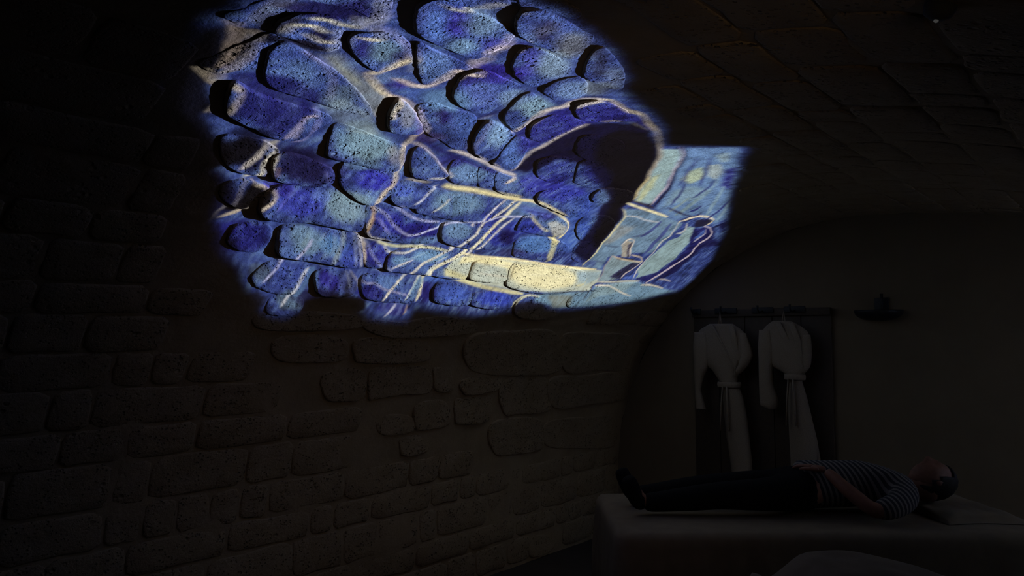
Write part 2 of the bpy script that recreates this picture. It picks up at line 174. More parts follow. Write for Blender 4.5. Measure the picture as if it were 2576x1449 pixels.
 ([(2.966,3.631),(3.047,3.585),(3.148,3.526),(3.225,3.47),(3.3,3.411),(3.387,3.349),(3.467,3.291),(3.519,3.247),(3.567,3.197),(3.645,3.107),(3.712,3.028)],[(2.969,3.633),(3.054,3.589),(3.159,3.527),(3.24,3.468),(3.316,3.41),(3.402,3.349),(3.484,3.289),(3.538,3.243),(3.588,3.192),(3.666,3.102),(3.721,3.026)],(205,185,185),1),
 ([(2.973,3.64),(3.053,3.594),(3.154,3.535),(3.238,3.476),(3.321,3.413),(3.409,3.351),(3.49,3.292),(3.547,3.244),(3.6,3.191),(3.676,3.105),(3.744,3.029)],[(2.978,3.644),(3.064,3.6),(3.174,3.537),(3.264,3.473),(3.347,3.411),(3.435,3.35),(3.519,3.289),(3.58,3.238),(3.635,3.183),(3.712,3.096),(3.76,3.025)],(18,14,40),0.9),
 ([(3.266,3.285),(3.324,3.225),(3.397,3.151),(3.462,3.087),(3.516,3.039)],[(3.278,3.283),(3.346,3.221),(3.419,3.148),(3.484,3.084),(3.526,3.038)],(215,195,140),1),
 ([(3.55,2.934),(3.601,2.909),(3.662,2.871),(3.713,2.806),(3.752,2.732),(3.773,2.667),(3.789,2.605),(3.812,2.543),(3.834,2.484),(3.849,2.419),(3.863,2.367)],[(3.55,2.938),(3.606,2.916),(3.678,2.871),(3.732,2.801),(3.772,2.725),(3.793,2.66),(3.809,2.598),(3.832,2.537),(3.853,2.477),(3.869,2.412),(3.872,2.364)],(205,195,150),1),
 ([(3.516,2.988),(3.582,2.978),(3.668,2.971),(3.766,2.965),(3.867,2.959),(3.965,2.953),(4.032,2.954)],[(3.503,3.0),(3.558,3.0),(3.642,2.993),(3.738,2.988),(3.839,2.982),(3.936,2.976),(4.018,2.964)],(235,222,170),1),
 ([(3.669,2.872),(3.718,2.879),(3.777,2.887),(3.822,2.88),(3.877,2.872),(3.969,2.877),(4.046,2.886)],[(3.661,2.877),(3.705,2.889),(3.765,2.897),(3.812,2.89),(3.865,2.882),(3.955,2.887),(4.04,2.891)],(195,190,185),1),
 ([(3.511,3.02),(3.57,3.017),(3.644,3.015),(3.73,3.008),(3.797,3.004)],[(3.502,3.027),(3.552,3.031),(3.626,3.03),(3.713,3.022),(3.79,3.011)],(60,40,20),0.8),
 ([(1.909,3.031),(1.939,3.023),(1.978,3.013),(2.02,2.994),(2.067,2.969),(2.118,2.936),(2.169,2.903),(2.216,2.882),(2.249,2.874)],[(1.905,3.039),(1.932,3.037),(1.973,3.026),(2.018,3.006),(2.067,2.98),(2.119,2.946),(2.169,2.915),(2.213,2.896),(2.247,2.88)],(185,170,160),1),
 ([(2.104,3.042),(2.137,3.04),(2.182,3.039),(2.24,3.032),(2.31,3.02),(2.397,3.002),(2.481,2.984),(2.534,2.981),(2.557,2.982),(2.571,2.963),(2.563,2.939),(2.559,2.913)],[(2.097,3.051),(2.123,3.058),(2.169,3.058),(2.228,3.05),(2.299,3.039),(2.386,3.02),(2.468,3.003),(2.518,3.0),(2.559,2.995),(2.596,2.953),(2.588,2.923),(2.57,2.905)],(220,205,190),1),
 ([(1.901,3.068),(1.953,3.046),(2.02,3.026),(2.076,3.014),(2.137,3.002),(2.217,2.988),(2.304,2.975),(2.395,2.964),(2.46,2.965)],[(1.895,3.081),(1.943,3.07),(2.008,3.051),(2.062,3.04),(2.122,3.029),(2.201,3.015),(2.286,3.002),(2.375,2.992),(2.45,2.978)],(30,26,90),0.7),
 ([(1.88,3.064),(1.883,3.038),(1.89,3.006),(1.89,2.986),(1.894,2.963),(1.913,2.931),(1.935,2.896),(1.955,2.862),(1.973,2.824),(1.992,2.775),(2.003,2.732),(1.999,2.713),(1.991,2.695),(1.988,2.662),(1.987,2.63),(1.988,2.606),(1.996,2.582),(2.018,2.558),(2.035,2.537),(2.04,2.511),(2.042,2.479),(2.045,2.444),(2.054,2.407),(2.076,2.38),(2.103,2.355),(2.135,2.317),(2.167,2.272),(2.193,2.219),(2.215,2.174)],[(1.889,3.06),(1.9,3.03),(1.907,2.997),(1.907,2.977),(1.91,2.959),(1.927,2.931),(1.949,2.896),(1.969,2.86),(1.989,2.821),(2.008,2.77),(2.02,2.724),(2.016,2.7),(2.008,2.683),(2.005,2.652),(2.004,2.62),(2.005,2.6),(2.009,2.584),(2.028,2.564),(2.051,2.536),(2.057,2.504),(2.059,2.471),(2.062,2.437),(2.069,2.406),(2.086,2.387),(2.113,2.362),(2.147,2.321),(2.181,2.274),(2.209,2.218),(2.223,2.174)],(215,195,160),1),
 ([(2.005,2.57),(2.021,2.553),(2.039,2.534),(2.046,2.509),(2.05,2.479),(2.055,2.451),(2.057,2.428),(2.049,2.414),(2.044,2.402)],[(2.007,2.575),(2.028,2.56),(2.051,2.534),(2.06,2.504),(2.064,2.473),(2.069,2.445),(2.071,2.42),(2.062,2.402),(2.049,2.396)],(160,120,80),0.8),
 ([(2.066,2.397),(2.081,2.363),(2.103,2.32),(2.123,2.281),(2.14,2.243),(2.156,2.205),(2.172,2.176)],[(2.074,2.397),(2.096,2.364),(2.118,2.32),(2.138,2.28),(2.156,2.242),(2.173,2.203),(2.179,2.175)],(170,170,175),0.9),
 ([(2.042,2.393),(2.058,2.36),(2.079,2.317),(2.096,2.278),(2.111,2.24),(2.126,2.202),(2.14,2.172)],[(2.049,2.393),(2.07,2.36),(2.092,2.316),(2.11,2.277),(2.125,2.238),(2.139,2.2),(2.146,2.171)],(140,150,170),0.8),
 ([(1.98,2.4),(1.983,2.368),(1.992,2.325),(1.994,2.286),(1.994,2.247),(1.991,2.207),(1.997,2.172)],[(1.997,2.395),(2.013,2.359),(2.022,2.313),(2.025,2.272),(2.024,2.232),(2.021,2.191),(2.01,2.165)],(125,135,140),0.8),
 ([(1.938,2.377),(1.952,2.337),(1.969,2.29),(1.97,2.253),(1.972,2.224)],[(1.945,2.376),(1.965,2.336),(1.982,2.286),(1.984,2.246),(1.978,2.221)],(120,140,170),0.7),
 ([(1.835,2.321),(1.828,2.293),(1.822,2.258),(1.815,2.234),(1.807,2.214),(1.794,2.192),(1.783,2.169),(1.779,2.143),(1.775,2.114),(1.759,2.074),(1.746,2.037)],[(1.842,2.317),(1.841,2.285),(1.834,2.249),(1.827,2.225),(1.818,2.204),(1.806,2.182),(1.795,2.16),(1.791,2.135),(1.786,2.106),(1.77,2.065),(1.751,2.033)],(165,165,195),1),
 ([(1.944,2.151),(1.933,2.135),(1.926,2.108),(1.927,2.074),(1.928,2.038),(1.919,2.004),(1.907,1.969),(1.896,1.933),(1.892,1.903)],[(1.952,2.145),(1.948,2.125),(1.942,2.099),(1.943,2.067),(1.943,2.03),(1.934,1.994),(1.922,1.959),(1.911,1.923),(1.899,1.899)],(175,175,180),1),
 ([(1.955,2.162),(1.947,2.138),(1.949,2.102),(1.953,2.071),(1.954,2.043),(1.944,2.007),(1.944,1.97)],[(1.978,2.152),(1.99,2.121),(1.992,2.086),(1.996,2.055),(1.996,2.02),(1.985,1.98),(1.962,1.957)],(85,115,150),0.7),
 ([(2.138,2.149),(2.152,2.126),(2.172,2.097),(2.188,2.063),(2.205,2.034)],[(2.144,2.152),(2.164,2.13),(2.186,2.099),(2.204,2.063),(2.212,2.034)],(120,125,140),0.7),
 ([(2.165,2.151),(2.182,2.131),(2.205,2.109),(2.224,2.095),(2.237,2.083),(2.248,2.057),(2.259,2.033)],[(2.169,2.155),(2.189,2.139),(2.211,2.118),(2.23,2.104),(2.249,2.086),(2.262,2.056),(2.265,2.032)],(140,135,140),0.8),
 ([(1.428,3.106),(1.435,3.08),(1.448,3.047),(1.464,3.026),(1.477,3.007),(1.486,2.981),(1.494,2.95),(1.5,2.919),(1.503,2.893),(1.494,2.879),(1.485,2.868)],[(1.433,3.105),(1.444,3.078),(1.456,3.048),(1.469,3.03),(1.485,3.008),(1.496,2.978),(1.503,2.946),(1.51,2.914),(1.512,2.885),(1.502,2.868),(1.489,2.863)],(140,135,175),1),
 ([(1.456,3.037),(1.439,3.038),(1.423,3.026),(1.418,2.996),(1.417,2.962),(1.417,2.932),(1.417,2.907),(1.413,2.885),(1.412,2.867)],[(1.46,3.03),(1.448,3.024),(1.434,3.014),(1.43,2.987),(1.429,2.954),(1.429,2.925),(1.429,2.898),(1.425,2.875),(1.417,2.863)],(165,150,165),1),
 ([(1.433,2.96),(1.434,2.94),(1.438,2.914),(1.44,2.895),(1.444,2.879)],[(1.441,2.957),(1.448,2.934),(1.452,2.907),(1.454,2.887),(1.451,2.875)],(160,145,155),0.9),
 ([(1.389,2.842),(1.392,2.828),(1.397,2.808),(1.394,2.781),(1.388,2.752),(1.38,2.728),(1.37,2.706),(1.359,2.679),(1.355,2.654)],[(1.397,2.842),(1.408,2.825),(1.414,2.798),(1.412,2.768),(1.405,2.737),(1.396,2.712),(1.387,2.689),(1.376,2.662),(1.362,2.646)],(165,155,145),1),
 ([(1.425,2.854),(1.418,2.847),(1.418,2.827),(1.428,2.809),(1.436,2.796),(1.437,2.775),(1.435,2.751),(1.433,2.732),(1.432,2.71),(1.439,2.682),(1.443,2.661),(1.434,2.647),(1.427,2.632)],[(1.435,2.846),(1.436,2.833),(1.435,2.823),(1.442,2.813),(1.453,2.791),(1.455,2.764),(1.453,2.738),(1.451,2.719),(1.45,2.702),(1.457,2.677),(1.461,2.647),(1.45,2.628),(1.433,2.623)],(180,170,145),1),
 ([(1.462,2.703),(1.465,2.688),(1.472,2.671),(1.473,2.656),(1.477,2.641)],[(1.469,2.703),(1.478,2.688),(1.486,2.667),(1.488,2.648),(1.483,2.637)],(130,100,95),0.9),
 ([(1.424,2.623),(1.42,2.605),(1.419,2.576),(1.423,2.544),(1.427,2.51),(1.428,2.475),(1.427,2.444),(1.419,2.43),(1.411,2.415),(1.413,2.386),(1.42,2.36)],[(1.429,2.62),(1.428,2.6),(1.427,2.572),(1.431,2.541),(1.435,2.506),(1.436,2.47),(1.435,2.438),(1.426,2.422),(1.419,2.41),(1.421,2.383),(1.423,2.359)],(125,118,120),1),
 ([(1.455,2.621),(1.46,2.588),(1.48,2.577),(1.494,2.575),(1.508,2.572),(1.517,2.566),(1.525,2.551),(1.531,2.53),(1.531,2.513),(1.525,2.496),(1.513,2.479),(1.499,2.464),(1.491,2.452),(1.48,2.438),(1.454,2.412),(1.434,2.385)],[(1.462,2.619),(1.471,2.592),(1.475,2.594),(1.49,2.593),(1.506,2.588),(1.525,2.576),(1.538,2.551),(1.546,2.525),(1.546,2.502),(1.539,2.482),(1.526,2.464),(1.512,2.449),(1.503,2.437),(1.492,2.423),(1.466,2.397),(1.439,2.378)],(175,160,140),1),
 ([(1.589,2.594),(1.589,2.572),(1.59,2.542),(1.583,2.512),(1.575,2.484),(1.568,2.463),(1.564,2.448)],[(1.592,2.592),(1.596,2.568),(1.596,2.538),(1.59,2.507),(1.581,2.478),(1.574,2.457),(1.567,2.445)],(100,100,180),0.9),
 ([(1.677,2.736),(1.69,2.714),(1.708,2.687),(1.733,2.658)],[(1.68,2.737),(1.695,2.716),(1.712,2.69),(1.735,2.66)],(130,125,170),0.8),
 ([(1.6,2.809),(1.622,2.797),(1.651,2.783),(1.68,2.772),(1.704,2.759),(1.719,2.739),(1.729,2.722)],[(1.599,2.812),(1.621,2.802),(1.65,2.788),(1.679,2.777),(1.706,2.763),(1.723,2.74),(1.732,2.722)],(90,85,150),0.8),
 ([(1.185,3.356),(1.211,3.345),(1.242,3.334),(1.267,3.327),(1.29,3.317),(1.312,3.301),(1.336,3.276),(1.365,3.237),(1.392,3.195),(1.411,3.162),(1.426,3.138)],[(1.184,3.362),(1.207,3.356),(1.238,3.345),(1.263,3.338),(1.288,3.327),(1.313,3.309),(1.34,3.281),(1.371,3.24),(1.398,3.198),(1.418,3.163),(1.429,3.138)],(150,140,150),0.9),
 ([(1.254,3.375),(1.278,3.359),(1.314,3.34),(1.361,3.319),(1.408,3.297),(1.439,3.278),(1.459,3.267)],[(1.253,3.38),(1.276,3.369),(1.311,3.351),(1.358,3.33),(1.406,3.308),(1.438,3.288),(1.459,3.271)],(165,160,110),0.9),
 ([(2.698,2.801),(2.692,2.775),(2.688,2.739),(2.686,2.703),(2.685,2.666),(2.684,2.631),(2.681,2.599),(2.677,2.572),(2.677,2.551)],[(2.706,2.797),(2.707,2.767),(2.703,2.731),(2.701,2.695),(2.7,2.659),(2.698,2.623),(2.696,2.591),(2.691,2.564),(2.684,2.547)],(210,200,195),1),
 ([(2.763,2.812),(2.756,2.773),(2.75,2.724),(2.741,2.686),(2.732,2.651),(2.723,2.621),(2.719,2.587),(2.731,2.542),(2.739,2.495),(2.723,2.448),(2.697,2.404),(2.674,2.373),(2.648,2.344),(2.613,2.309),(2.578,2.277),(2.553,2.258),(2.535,2.238),(2.523,2.207),(2.514,2.18),(2.501,2.167),(2.495,2.138),(2.488,2.103),(2.475,2.07),(2.461,2.037),(2.45,1.997),(2.445,1.964)],[(2.775,2.806),(2.778,2.762),(2.771,2.712),(2.762,2.673),(2.753,2.639),(2.744,2.609),(2.74,2.578),(2.752,2.534),(2.76,2.485),(2.743,2.436),(2.716,2.391),(2.692,2.359),(2.665,2.33),(2.629,2.295),(2.594,2.263),(2.569,2.244),(2.552,2.226),(2.54,2.197),(2.531,2.169),(2.518,2.156),(2.512,2.128),(2.505,2.093),(2.492,2.06),(2.478,2.027),(2.466,1.988),(2.452,1.96)],(215,205,185),1),
 ([(2.8,2.803),(2.804,2.758),(2.812,2.699),(2.811,2.647),(2.806,2.596),(2.805,2.544),(2.803,2.494),(2.799,2.446),(2.789,2.399),(2.766,2.352),(2.735,2.309),(2.696,2.277),(2.659,2.248),(2.638,2.216),(2.627,2.185),(2.626,2.161),(2.632,2.137),(2.645,2.112),(2.657,2.082),(2.665,2.027),(2.674,1.977)],[(2.814,2.797),(2.831,2.747),(2.839,2.686),(2.837,2.633),(2.832,2.583),(2.831,2.532),(2.828,2.481),(2.824,2.432),(2.813,2.384),(2.789,2.336),(2.756,2.293),(2.716,2.26),(2.68,2.232),(2.659,2.201),(2.649,2.173),(2.647,2.153),(2.653,2.133),(2.665,2.11),(2.679,2.076),(2.687,2.019),(2.683,1.973)],(228,218,180),1),
 ([(2.877,2.67),(2.872,2.631),(2.868,2.569),(2.863,2.488),(2.848,2.411),(2.817,2.358),(2.793,2.322)],[(2.887,2.665),(2.89,2.621),(2.886,2.56),(2.88,2.479),(2.864,2.401),(2.832,2.347),(2.8,2.317)],(205,200,195),1),
 ([(2.695,2.312),(2.664,2.293),(2.635,2.261),(2.622,2.22),(2.613,2.183),(2.605,2.168),(2.6,2.151),(2.604,2.119),(2.608,2.079),(2.6,2.026),(2.595,1.979)],[(2.704,2.304),(2.681,2.279),(2.653,2.249),(2.64,2.21),(2.631,2.173),(2.622,2.157),(2.618,2.143),(2.622,2.112),(2.626,2.071),(2.618,2.017),(2.603,1.975)],(195,200,190),1),
 ([(2.623,2.149),(2.613,2.127),(2.613,2.087),(2.612,2.036),(2.624,1.987)],[(2.651,2.138),(2.663,2.105),(2.664,2.066),(2.662,2.014),(2.646,1.977)],(105,140,165),0.6),
 ([(2.572,1.956),(2.565,1.937),(2.559,1.911),(2.548,1.885),(2.543,1.862)],[(2.581,1.952),(2.582,1.929),(2.576,1.902),(2.564,1.875),(2.55,1.857)],(175,175,190),1),
 ([(2.652,1.952),(2.656,1.929),(2.663,1.904),(2.663,1.881)],[(2.659,1.951),(2.67,1.927),(2.677,1.899),(2.669,1.878)],(150,130,125),1),
 ([(2.607,1.946),(2.615,1.877)],[(2.632,1.938),(2.64,1.868)],(90,100,150),0.8),
 ([(2.126,2.605),(2.169,2.581),(2.223,2.556),(2.266,2.542),(2.306,2.532),(2.349,2.529),(2.39,2.529),(2.431,2.534),(2.458,2.543)],[(2.125,2.61),(2.168,2.592),(2.221,2.567),(2.262,2.553),(2.3,2.544),(2.342,2.541),(2.382,2.542),(2.421,2.547),(2.454,2.549)],(180,180,215),1),
 ([(2.025,2.568),(2.057,2.554),(2.097,2.538),(2.129,2.518),(2.16,2.496),(2.19,2.473),(2.223,2.45),(2.268,2.428),(2.314,2.413),(2.349,2.419),(2.381,2.436),(2.417,2.46),(2.453,2.489),(2.487,2.517),(2.524,2.543),(2.574,2.558),(2.63,2.57),(2.686,2.582),(2.737,2.598),(2.771,2.625),(2.796,2.65),(2.813,2.657),(2.84,2.662),(2.916,2.679),(2.983,2.698)],[(2.024,2.573),(2.056,2.564),(2.097,2.546),(2.131,2.525),(2.163,2.502),(2.193,2.48),(2.224,2.458),(2.267,2.437),(2.309,2.424),(2.341,2.429),(2.371,2.446),(2.406,2.47),(2.442,2.498),(2.475,2.527),(2.513,2.553),(2.564,2.569),(2.62,2.581),(2.675,2.594),(2.724,2.609),(2.757,2.635),(2.783,2.66),(2.801,2.669),(2.829,2.674),(2.903,2.691),(2.977,2.703)],(185,185,210),1),
 ([(2.069,2.508),(2.094,2.486),(2.13,2.458),(2.17,2.426),(2.204,2.403)],[(2.071,2.512),(2.098,2.493),(2.134,2.465),(2.174,2.434),(2.206,2.406)],(150,150,200),1),
 ([(2.093,2.369),(2.117,2.366),(2.147,2.364),(2.171,2.361),(2.197,2.357),(2.229,2.349),(2.258,2.336),(2.278,2.315),(2.306,2.292),(2.353,2.287),(2.4,2.292),(2.426,2.305),(2.447,2.325),(2.48,2.354),(2.505,2.382)],[(2.09,2.376),(2.112,2.377),(2.141,2.375),(2.166,2.373),(2.193,2.369),(2.226,2.36),(2.261,2.345),(2.284,2.321),(2.304,2.303),(2.347,2.299),(2.391,2.304),(2.414,2.316),(2.435,2.336),(2.468,2.364),(2.499,2.387)],(210,205,195),1),
 ([(2.202,2.35),(2.226,2.342),(2.26,2.337),(2.299,2.333),(2.345,2.331),(2.394,2.337),(2.446,2.345),(2.501,2.348),(2.558,2.348),(2.617,2.344),(2.661,2.345)],[(2.198,2.36),(2.219,2.36),(2.252,2.355),(2.29,2.351),(2.333,2.349),(2.381,2.355),(2.433,2.363),(2.489,2.366),(2.546,2.367),(2.606,2.363),(2.656,2.354)],(205,200,150),0.9),
 ([(2.102,2.364),(2.133,2.34),(2.172,2.311),(2.199,2.285),(2.23,2.255),(2.278,2.215),(2.326,2.18),(2.358,2.166),(2.376,2.164)],[(2.104,2.368),(2.136,2.348),(2.176,2.318),(2.205,2.291),(2.236,2.261),(2.283,2.223),(2.328,2.189),(2.357,2.176),(2.375,2.169)],(150,155,190),1),
 ([(2.369,2.18),(2.394,2.193),(2.425,2.214),(2.457,2.235),(2.48,2.255)],[(2.363,2.186),(2.384,2.204),(2.414,2.225),(2.446,2.246),(2.475,2.26)],(195,190,190),1),
 ([(2.593,2.268),(2.624,2.292),(2.662,2.33),(2.698,2.378),(2.728,2.429),(2.744,2.474),(2.747,2.508)],[(2.588,2.273),(2.614,2.3),(2.651,2.338),(2.687,2.386),(2.716,2.436),(2.732,2.481),(2.742,2.511)],(180,185,190),0.7),
 ([(2.236,2.103),(2.262,2.086),(2.296,2.07),(2.324,2.071),(2.349,2.074),(2.38,2.06),(2.414,2.043),(2.438,2.036),(2.463,2.032),(2.502,2.024),(2.544,2.017),(2.58,2.009),(2.606,2.006)],[(2.237,2.107),(2.263,2.094),(2.293,2.08),(2.318,2.082),(2.346,2.084),(2.381,2.068),(2.413,2.052),(2.435,2.046),(2.46,2.042),(2.499,2.035),(2.54,2.027),(2.577,2.02),(2.604,2.011)],(155,150,175),1),
 ([(2.245,2.796),(2.234,2.769),(2.224,2.734),(2.219,2.701),(2.215,2.671),(2.202,2.647),(2.192,2.629)],[(2.252,2.791),(2.246,2.762),(2.235,2.726),(2.231,2.694),(2.226,2.663),(2.212,2.639),(2.197,2.625)],(195,195,200),1),
 ([(2.363,2.728),(2.356,2.692),(2.349,2.648),(2.338,2.622),(2.332,2.603)],[(2.37,2.724),(2.368,2.684),(2.361,2.64),(2.349,2.613),(2.337,2.599)],(190,190,180),1),
 ([(2.243,2.88),(2.234,2.871),(2.217,2.856),(2.17,2.842),(2.13,2.828)],[(2.252,2.874),(2.25,2.858),(2.231,2.842),(2.183,2.828),(2.135,2.821)],(185,180,170),0.9),
 ([(2.073,2.793),(2.101,2.79),(2.137,2.79),(2.175,2.791),(2.202,2.797)],[(2.069,2.8),(2.094,2.802),(2.129,2.802),(2.166,2.803),(2.198,2.802)],(190,175,140),0.9),
 ([(2.284,2.797),(2.317,2.782),(2.362,2.779),(2.421,2.785),(2.483,2.791),(2.536,2.792),(2.592,2.792),(2.663,2.796),(2.73,2.8),(2.776,2.799),(2.796,2.811)],[(2.271,2.82),(2.291,2.825),(2.33,2.823),(2.385,2.828),(2.447,2.836),(2.5,2.837),(2.554,2.838),(2.623,2.842),(2.689,2.847),(2.737,2.846),(2.778,2.832)],(205,190,135),0.75),
 ([(2.293,2.79),(2.317,2.788),(2.354,2.792),(2.409,2.798),(2.472,2.804),(2.528,2.802),(2.586,2.8),(2.659,2.802),(2.727,2.804),(2.767,2.804),(2.801,2.805),(2.842,2.811),(2.887,2.816),(2.947,2.809),(3.011,2.797),(3.064,2.785),(3.116,2.771),(3.166,2.76),(3.214,2.746),(3.265,2.726),(3.309,2.703),(3.333,2.686),(3.351,2.662),(3.368,2.614),(3.386,2.569)],[(2.285,2.8),(2.303,2.806),(2.339,2.81),(2.394,2.817),(2.457,2.823),(2.513,2.822),(2.571,2.819),(2.642,2.822),(2.71,2.824),(2.75,2.824),(2.781,2.825),(2.821,2.832),(2.869,2.837),(2.932,2.83),(2.997,2.818),(3.053,2.805),(3.103,2.792),(3.154,2.78),(3.207,2.766),(3.265,2.743),(3.318,2.715),(3.357,2.687),(3.383,2.654),(3.401,2.603),(3.401,2.563)],(232,216,160),1),
 ([(2.98,2.697),(3.01,2.681),(3.051,2.662),(3.101,2.638),(3.154,2.616),(3.197,2.605),(3.222,2.605)],[(2.98,2.704),(3.008,2.695),(3.05,2.676),(3.1,2.653),(3.148,2.632),(3.186,2.623),(3.217,2.614)],(200,190,150),1),
 ([(3.317,2.575),(3.332,2.546),(3.364,2.508),(3.389,2.476),(3.412,2.443),(3.435,2.401),(3.469,2.363)],[(3.345,2.575),(3.383,2.544),(3.417,2.505),(3.445,2.469),(3.471,2.432),(3.496,2.388),(3.496,2.357)],(205,195,140),0.8),
 ([(3.292,2.594),(3.297,2.556)],[(3.411,2.546),(3.415,2.508)],(225,212,150),0.8),
 ([(2.949,2.728),(3.002,2.694)],[(2.956,2.737),(3.009,2.703)],(160,155,150),0.9),
 ([(4.222,2.919),(4.288,2.852),(4.353,2.779),(4.352,2.754),(4.346,2.727),(4.378,2.662),(4.417,2.59),(4.447,2.529),(4.47,2.475),(4.48,2.427),(4.489,2.382),(4.512,2.334),(4.537,2.297)],[(4.231,2.917),(4.305,2.849),(4.372,2.774),(4.371,2.746),(4.365,2.721),(4.397,2.657),(4.435,2.585),(4.465,2.524),(4.488,2.469),(4.498,2.42),(4.507,2.377),(4.529,2.33),(4.544,2.295)],(185,180,175),1),
 ([(4.238,2.953),(4.251,2.975),(4.258,3.005),(4.268,3.023),(4.287,3.036),(4.327,3.046),(4.376,3.051),(4.436,3.046),(4.478,3.046)],[(4.215,2.962),(4.21,2.992),(4.217,3.022),(4.227,3.042),(4.248,3.057),(4.289,3.067),(4.342,3.073),(4.405,3.068),(4.465,3.056)],(225,210,180),1),
 ([(4.466,3.052),(4.491,3.012),(4.495,2.989),(4.502,2.968)],[(4.478,3.049),(4.513,3.005),(4.518,2.981),(4.512,2.965)],(200,185,150),1),
 ([(4.234,2.916),(4.221,2.941),(4.24,2.962)],[(4.22,2.92),(4.195,2.952),(4.228,2.968)],(190,180,160),1),
 ([(4.295,2.942),(4.332,2.914),(4.375,2.882),(4.391,2.857),(4.394,2.837),(4.369,2.815)],[(4.306,2.943),(4.356,2.914),(4.405,2.877),(4.425,2.846),(4.427,2.821),(4.383,2.807)],(165,165,160),1),
 ([(4.509,2.949),(4.558,2.95),(4.609,2.949),(4.709,2.907),(4.742,2.88),(4.767,2.846),(4.769,2.808),(4.77,2.766),(4.805,2.719),(4.844,2.674),(4.867,2.641),(4.879,2.607),(4.873,2.556),(4.855,2.497),(4.829,2.43),(4.798,2.367),(4.764,2.313),(4.743,2.272)],[(4.496,2.957),(4.535,2.964),(4.601,2.961),(4.723,2.911),(4.771,2.874),(4.798,2.836),(4.799,2.797),(4.8,2.757),(4.833,2.713),(4.872,2.667),(4.896,2.633),(4.909,2.596),(4.902,2.545),(4.883,2.486),(4.856,2.419),(4.824,2.355),(4.789,2.302),(4.755,2.267)],(185,170,175),1),
 ([(4.7,2.764),(4.705,2.785),(4.7,2.816),(4.692,2.849),(4.671,2.883),(4.58,2.936)],[(4.686,2.769),(4.679,2.794),(4.674,2.825),(4.665,2.857),(4.649,2.886),(4.573,2.935)],(150,145,160),1),
 ([(4.032,2.491),(4.036,2.465),(4.046,2.43),(4.06,2.401),(4.08,2.37),(4.111,2.334),(4.139,2.299),(4.146,2.267),(4.148,2.243)],[(4.039,2.489),(4.049,2.46),(4.059,2.426),(4.072,2.398),(4.091,2.369),(4.123,2.333),(4.152,2.296),(4.159,2.263),(4.154,2.241)],(150,140,140),1),
 ([(4.038,2.487),(4.093,2.475),(4.165,2.465),(4.242,2.462),(4.319,2.462),(4.402,2.463),(4.457,2.475),(4.357,2.522),(4.275,2.529),(4.214,2.527)],[(4.033,2.493),(4.083,2.487),(4.153,2.478),(4.227,2.475),(4.303,2.476),(4.384,2.477),(4.434,2.479),(4.363,2.51),(4.29,2.516),(4.221,2.521)],(200,180,150),1),
 ([(4.014,2.595),(4.005,2.625),(3.999,2.657),(4.024,2.669),(4.052,2.666),(4.082,2.636),(4.121,2.589),(4.178,2.539),(4.228,2.499)],[(4.004,2.598),(3.986,2.632),(3.98,2.666),(4.008,2.68),(4.058,2.672),(4.099,2.634),(4.138,2.588),(4.193,2.539),(4.235,2.499)],(215,200,180),1),
 ([(4.442,2.47),(4.432,2.448),(4.42,2.416),(4.397,2.383),(4.375,2.349),(4.373,2.313),(4.381,2.283)],[(4.452,2.466),(4.45,2.44),(4.437,2.408),(4.414,2.375),(4.392,2.342),(4.39,2.307),(4.389,2.281)],(185,170,165),1),
 ([(4.163,2.231),(4.237,2.233),(4.332,2.241),(4.422,2.253),(4.51,2.264),(4.599,2.272),(4.662,2.281)],[(4.155,2.238),(4.223,2.246),(4.317,2.254),(4.405,2.266),(4.494,2.278),(4.582,2.286),(4.654,2.287)],(205,200,175),1),
 ([(4.191,2.193),(4.248,2.198),(4.327,2.2),(4.427,2.178),(4.535,2.149),(4.634,2.131),(4.704,2.122)],[(4.181,2.201),(4.232,2.212),(4.315,2.214),(4.421,2.191),(4.528,2.163),(4.625,2.145),(4.699,2.129)],(215,205,185),1),
 ([(4.704,2.239),(4.773,2.242),(4.863,2.247),(4.973,2.238),(5.062,2.231)],[(4.692,2.249),(4.751,2.26),(4.843,2.265),(4.956,2.255),(5.055,2.239)],(200,190,165),1),
 ([(4.877,2.317),(4.92,2.318),(4.97,2.321),(5.029,2.315),(5.075,2.312)],[(4.866,2.325),(4.9,2.333),(4.953,2.336),(5.016,2.33),(5.07,2.318)],(170,160,155),1),
 ([(4.159,2.22),(4.148,2.189),(4.142,2.146),(4.153,2.094),(4.168,2.051)],[(4.165,2.217),(4.159,2.185),(4.153,2.142),(4.164,2.09),(4.173,2.049)],(60,60,70),0.9),
 ([(3.508,1.965),(3.514,1.982),(3.518,2.005),(3.529,2.022),(3.546,2.038),(3.569,2.052),(3.601,2.061),(3.656,2.058),(3.702,2.058)],[(3.494,1.97),(3.489,1.992),(3.493,2.017),(3.505,2.037),(3.523,2.054),(3.549,2.069),(3.585,2.079),(3.643,2.077),(3.697,2.066)],(200,195,160),0.9),
 ([(2.783,2.339),(2.853,2.332),(2.952,2.329),(3.068,2.334),(3.195,2.338),(3.313,2.335),(3.435,2.33),(3.559,2.326),(3.694,2.324),(3.876,2.329),(4.025,2.341)],[(2.778,2.348),(2.842,2.348),(2.939,2.346),(3.054,2.351),(3.18,2.356),(3.299,2.353),(3.42,2.348),(3.543,2.345),(3.676,2.344),(3.856,2.349),(4.015,2.351)],(245,228,170),1),
 ([(2.879,2.153),(2.935,2.136),(3.01,2.122),(3.094,2.106),(3.184,2.092),(3.27,2.083),(3.357,2.076),(3.458,2.067),(3.533,2.069)],[(2.872,2.168),(2.923,2.165),(2.998,2.151),(3.08,2.136),(3.168,2.122),(3.252,2.114),(3.337,2.108),(3.438,2.099),(3.524,2.084)],(215,205,150),0.9),
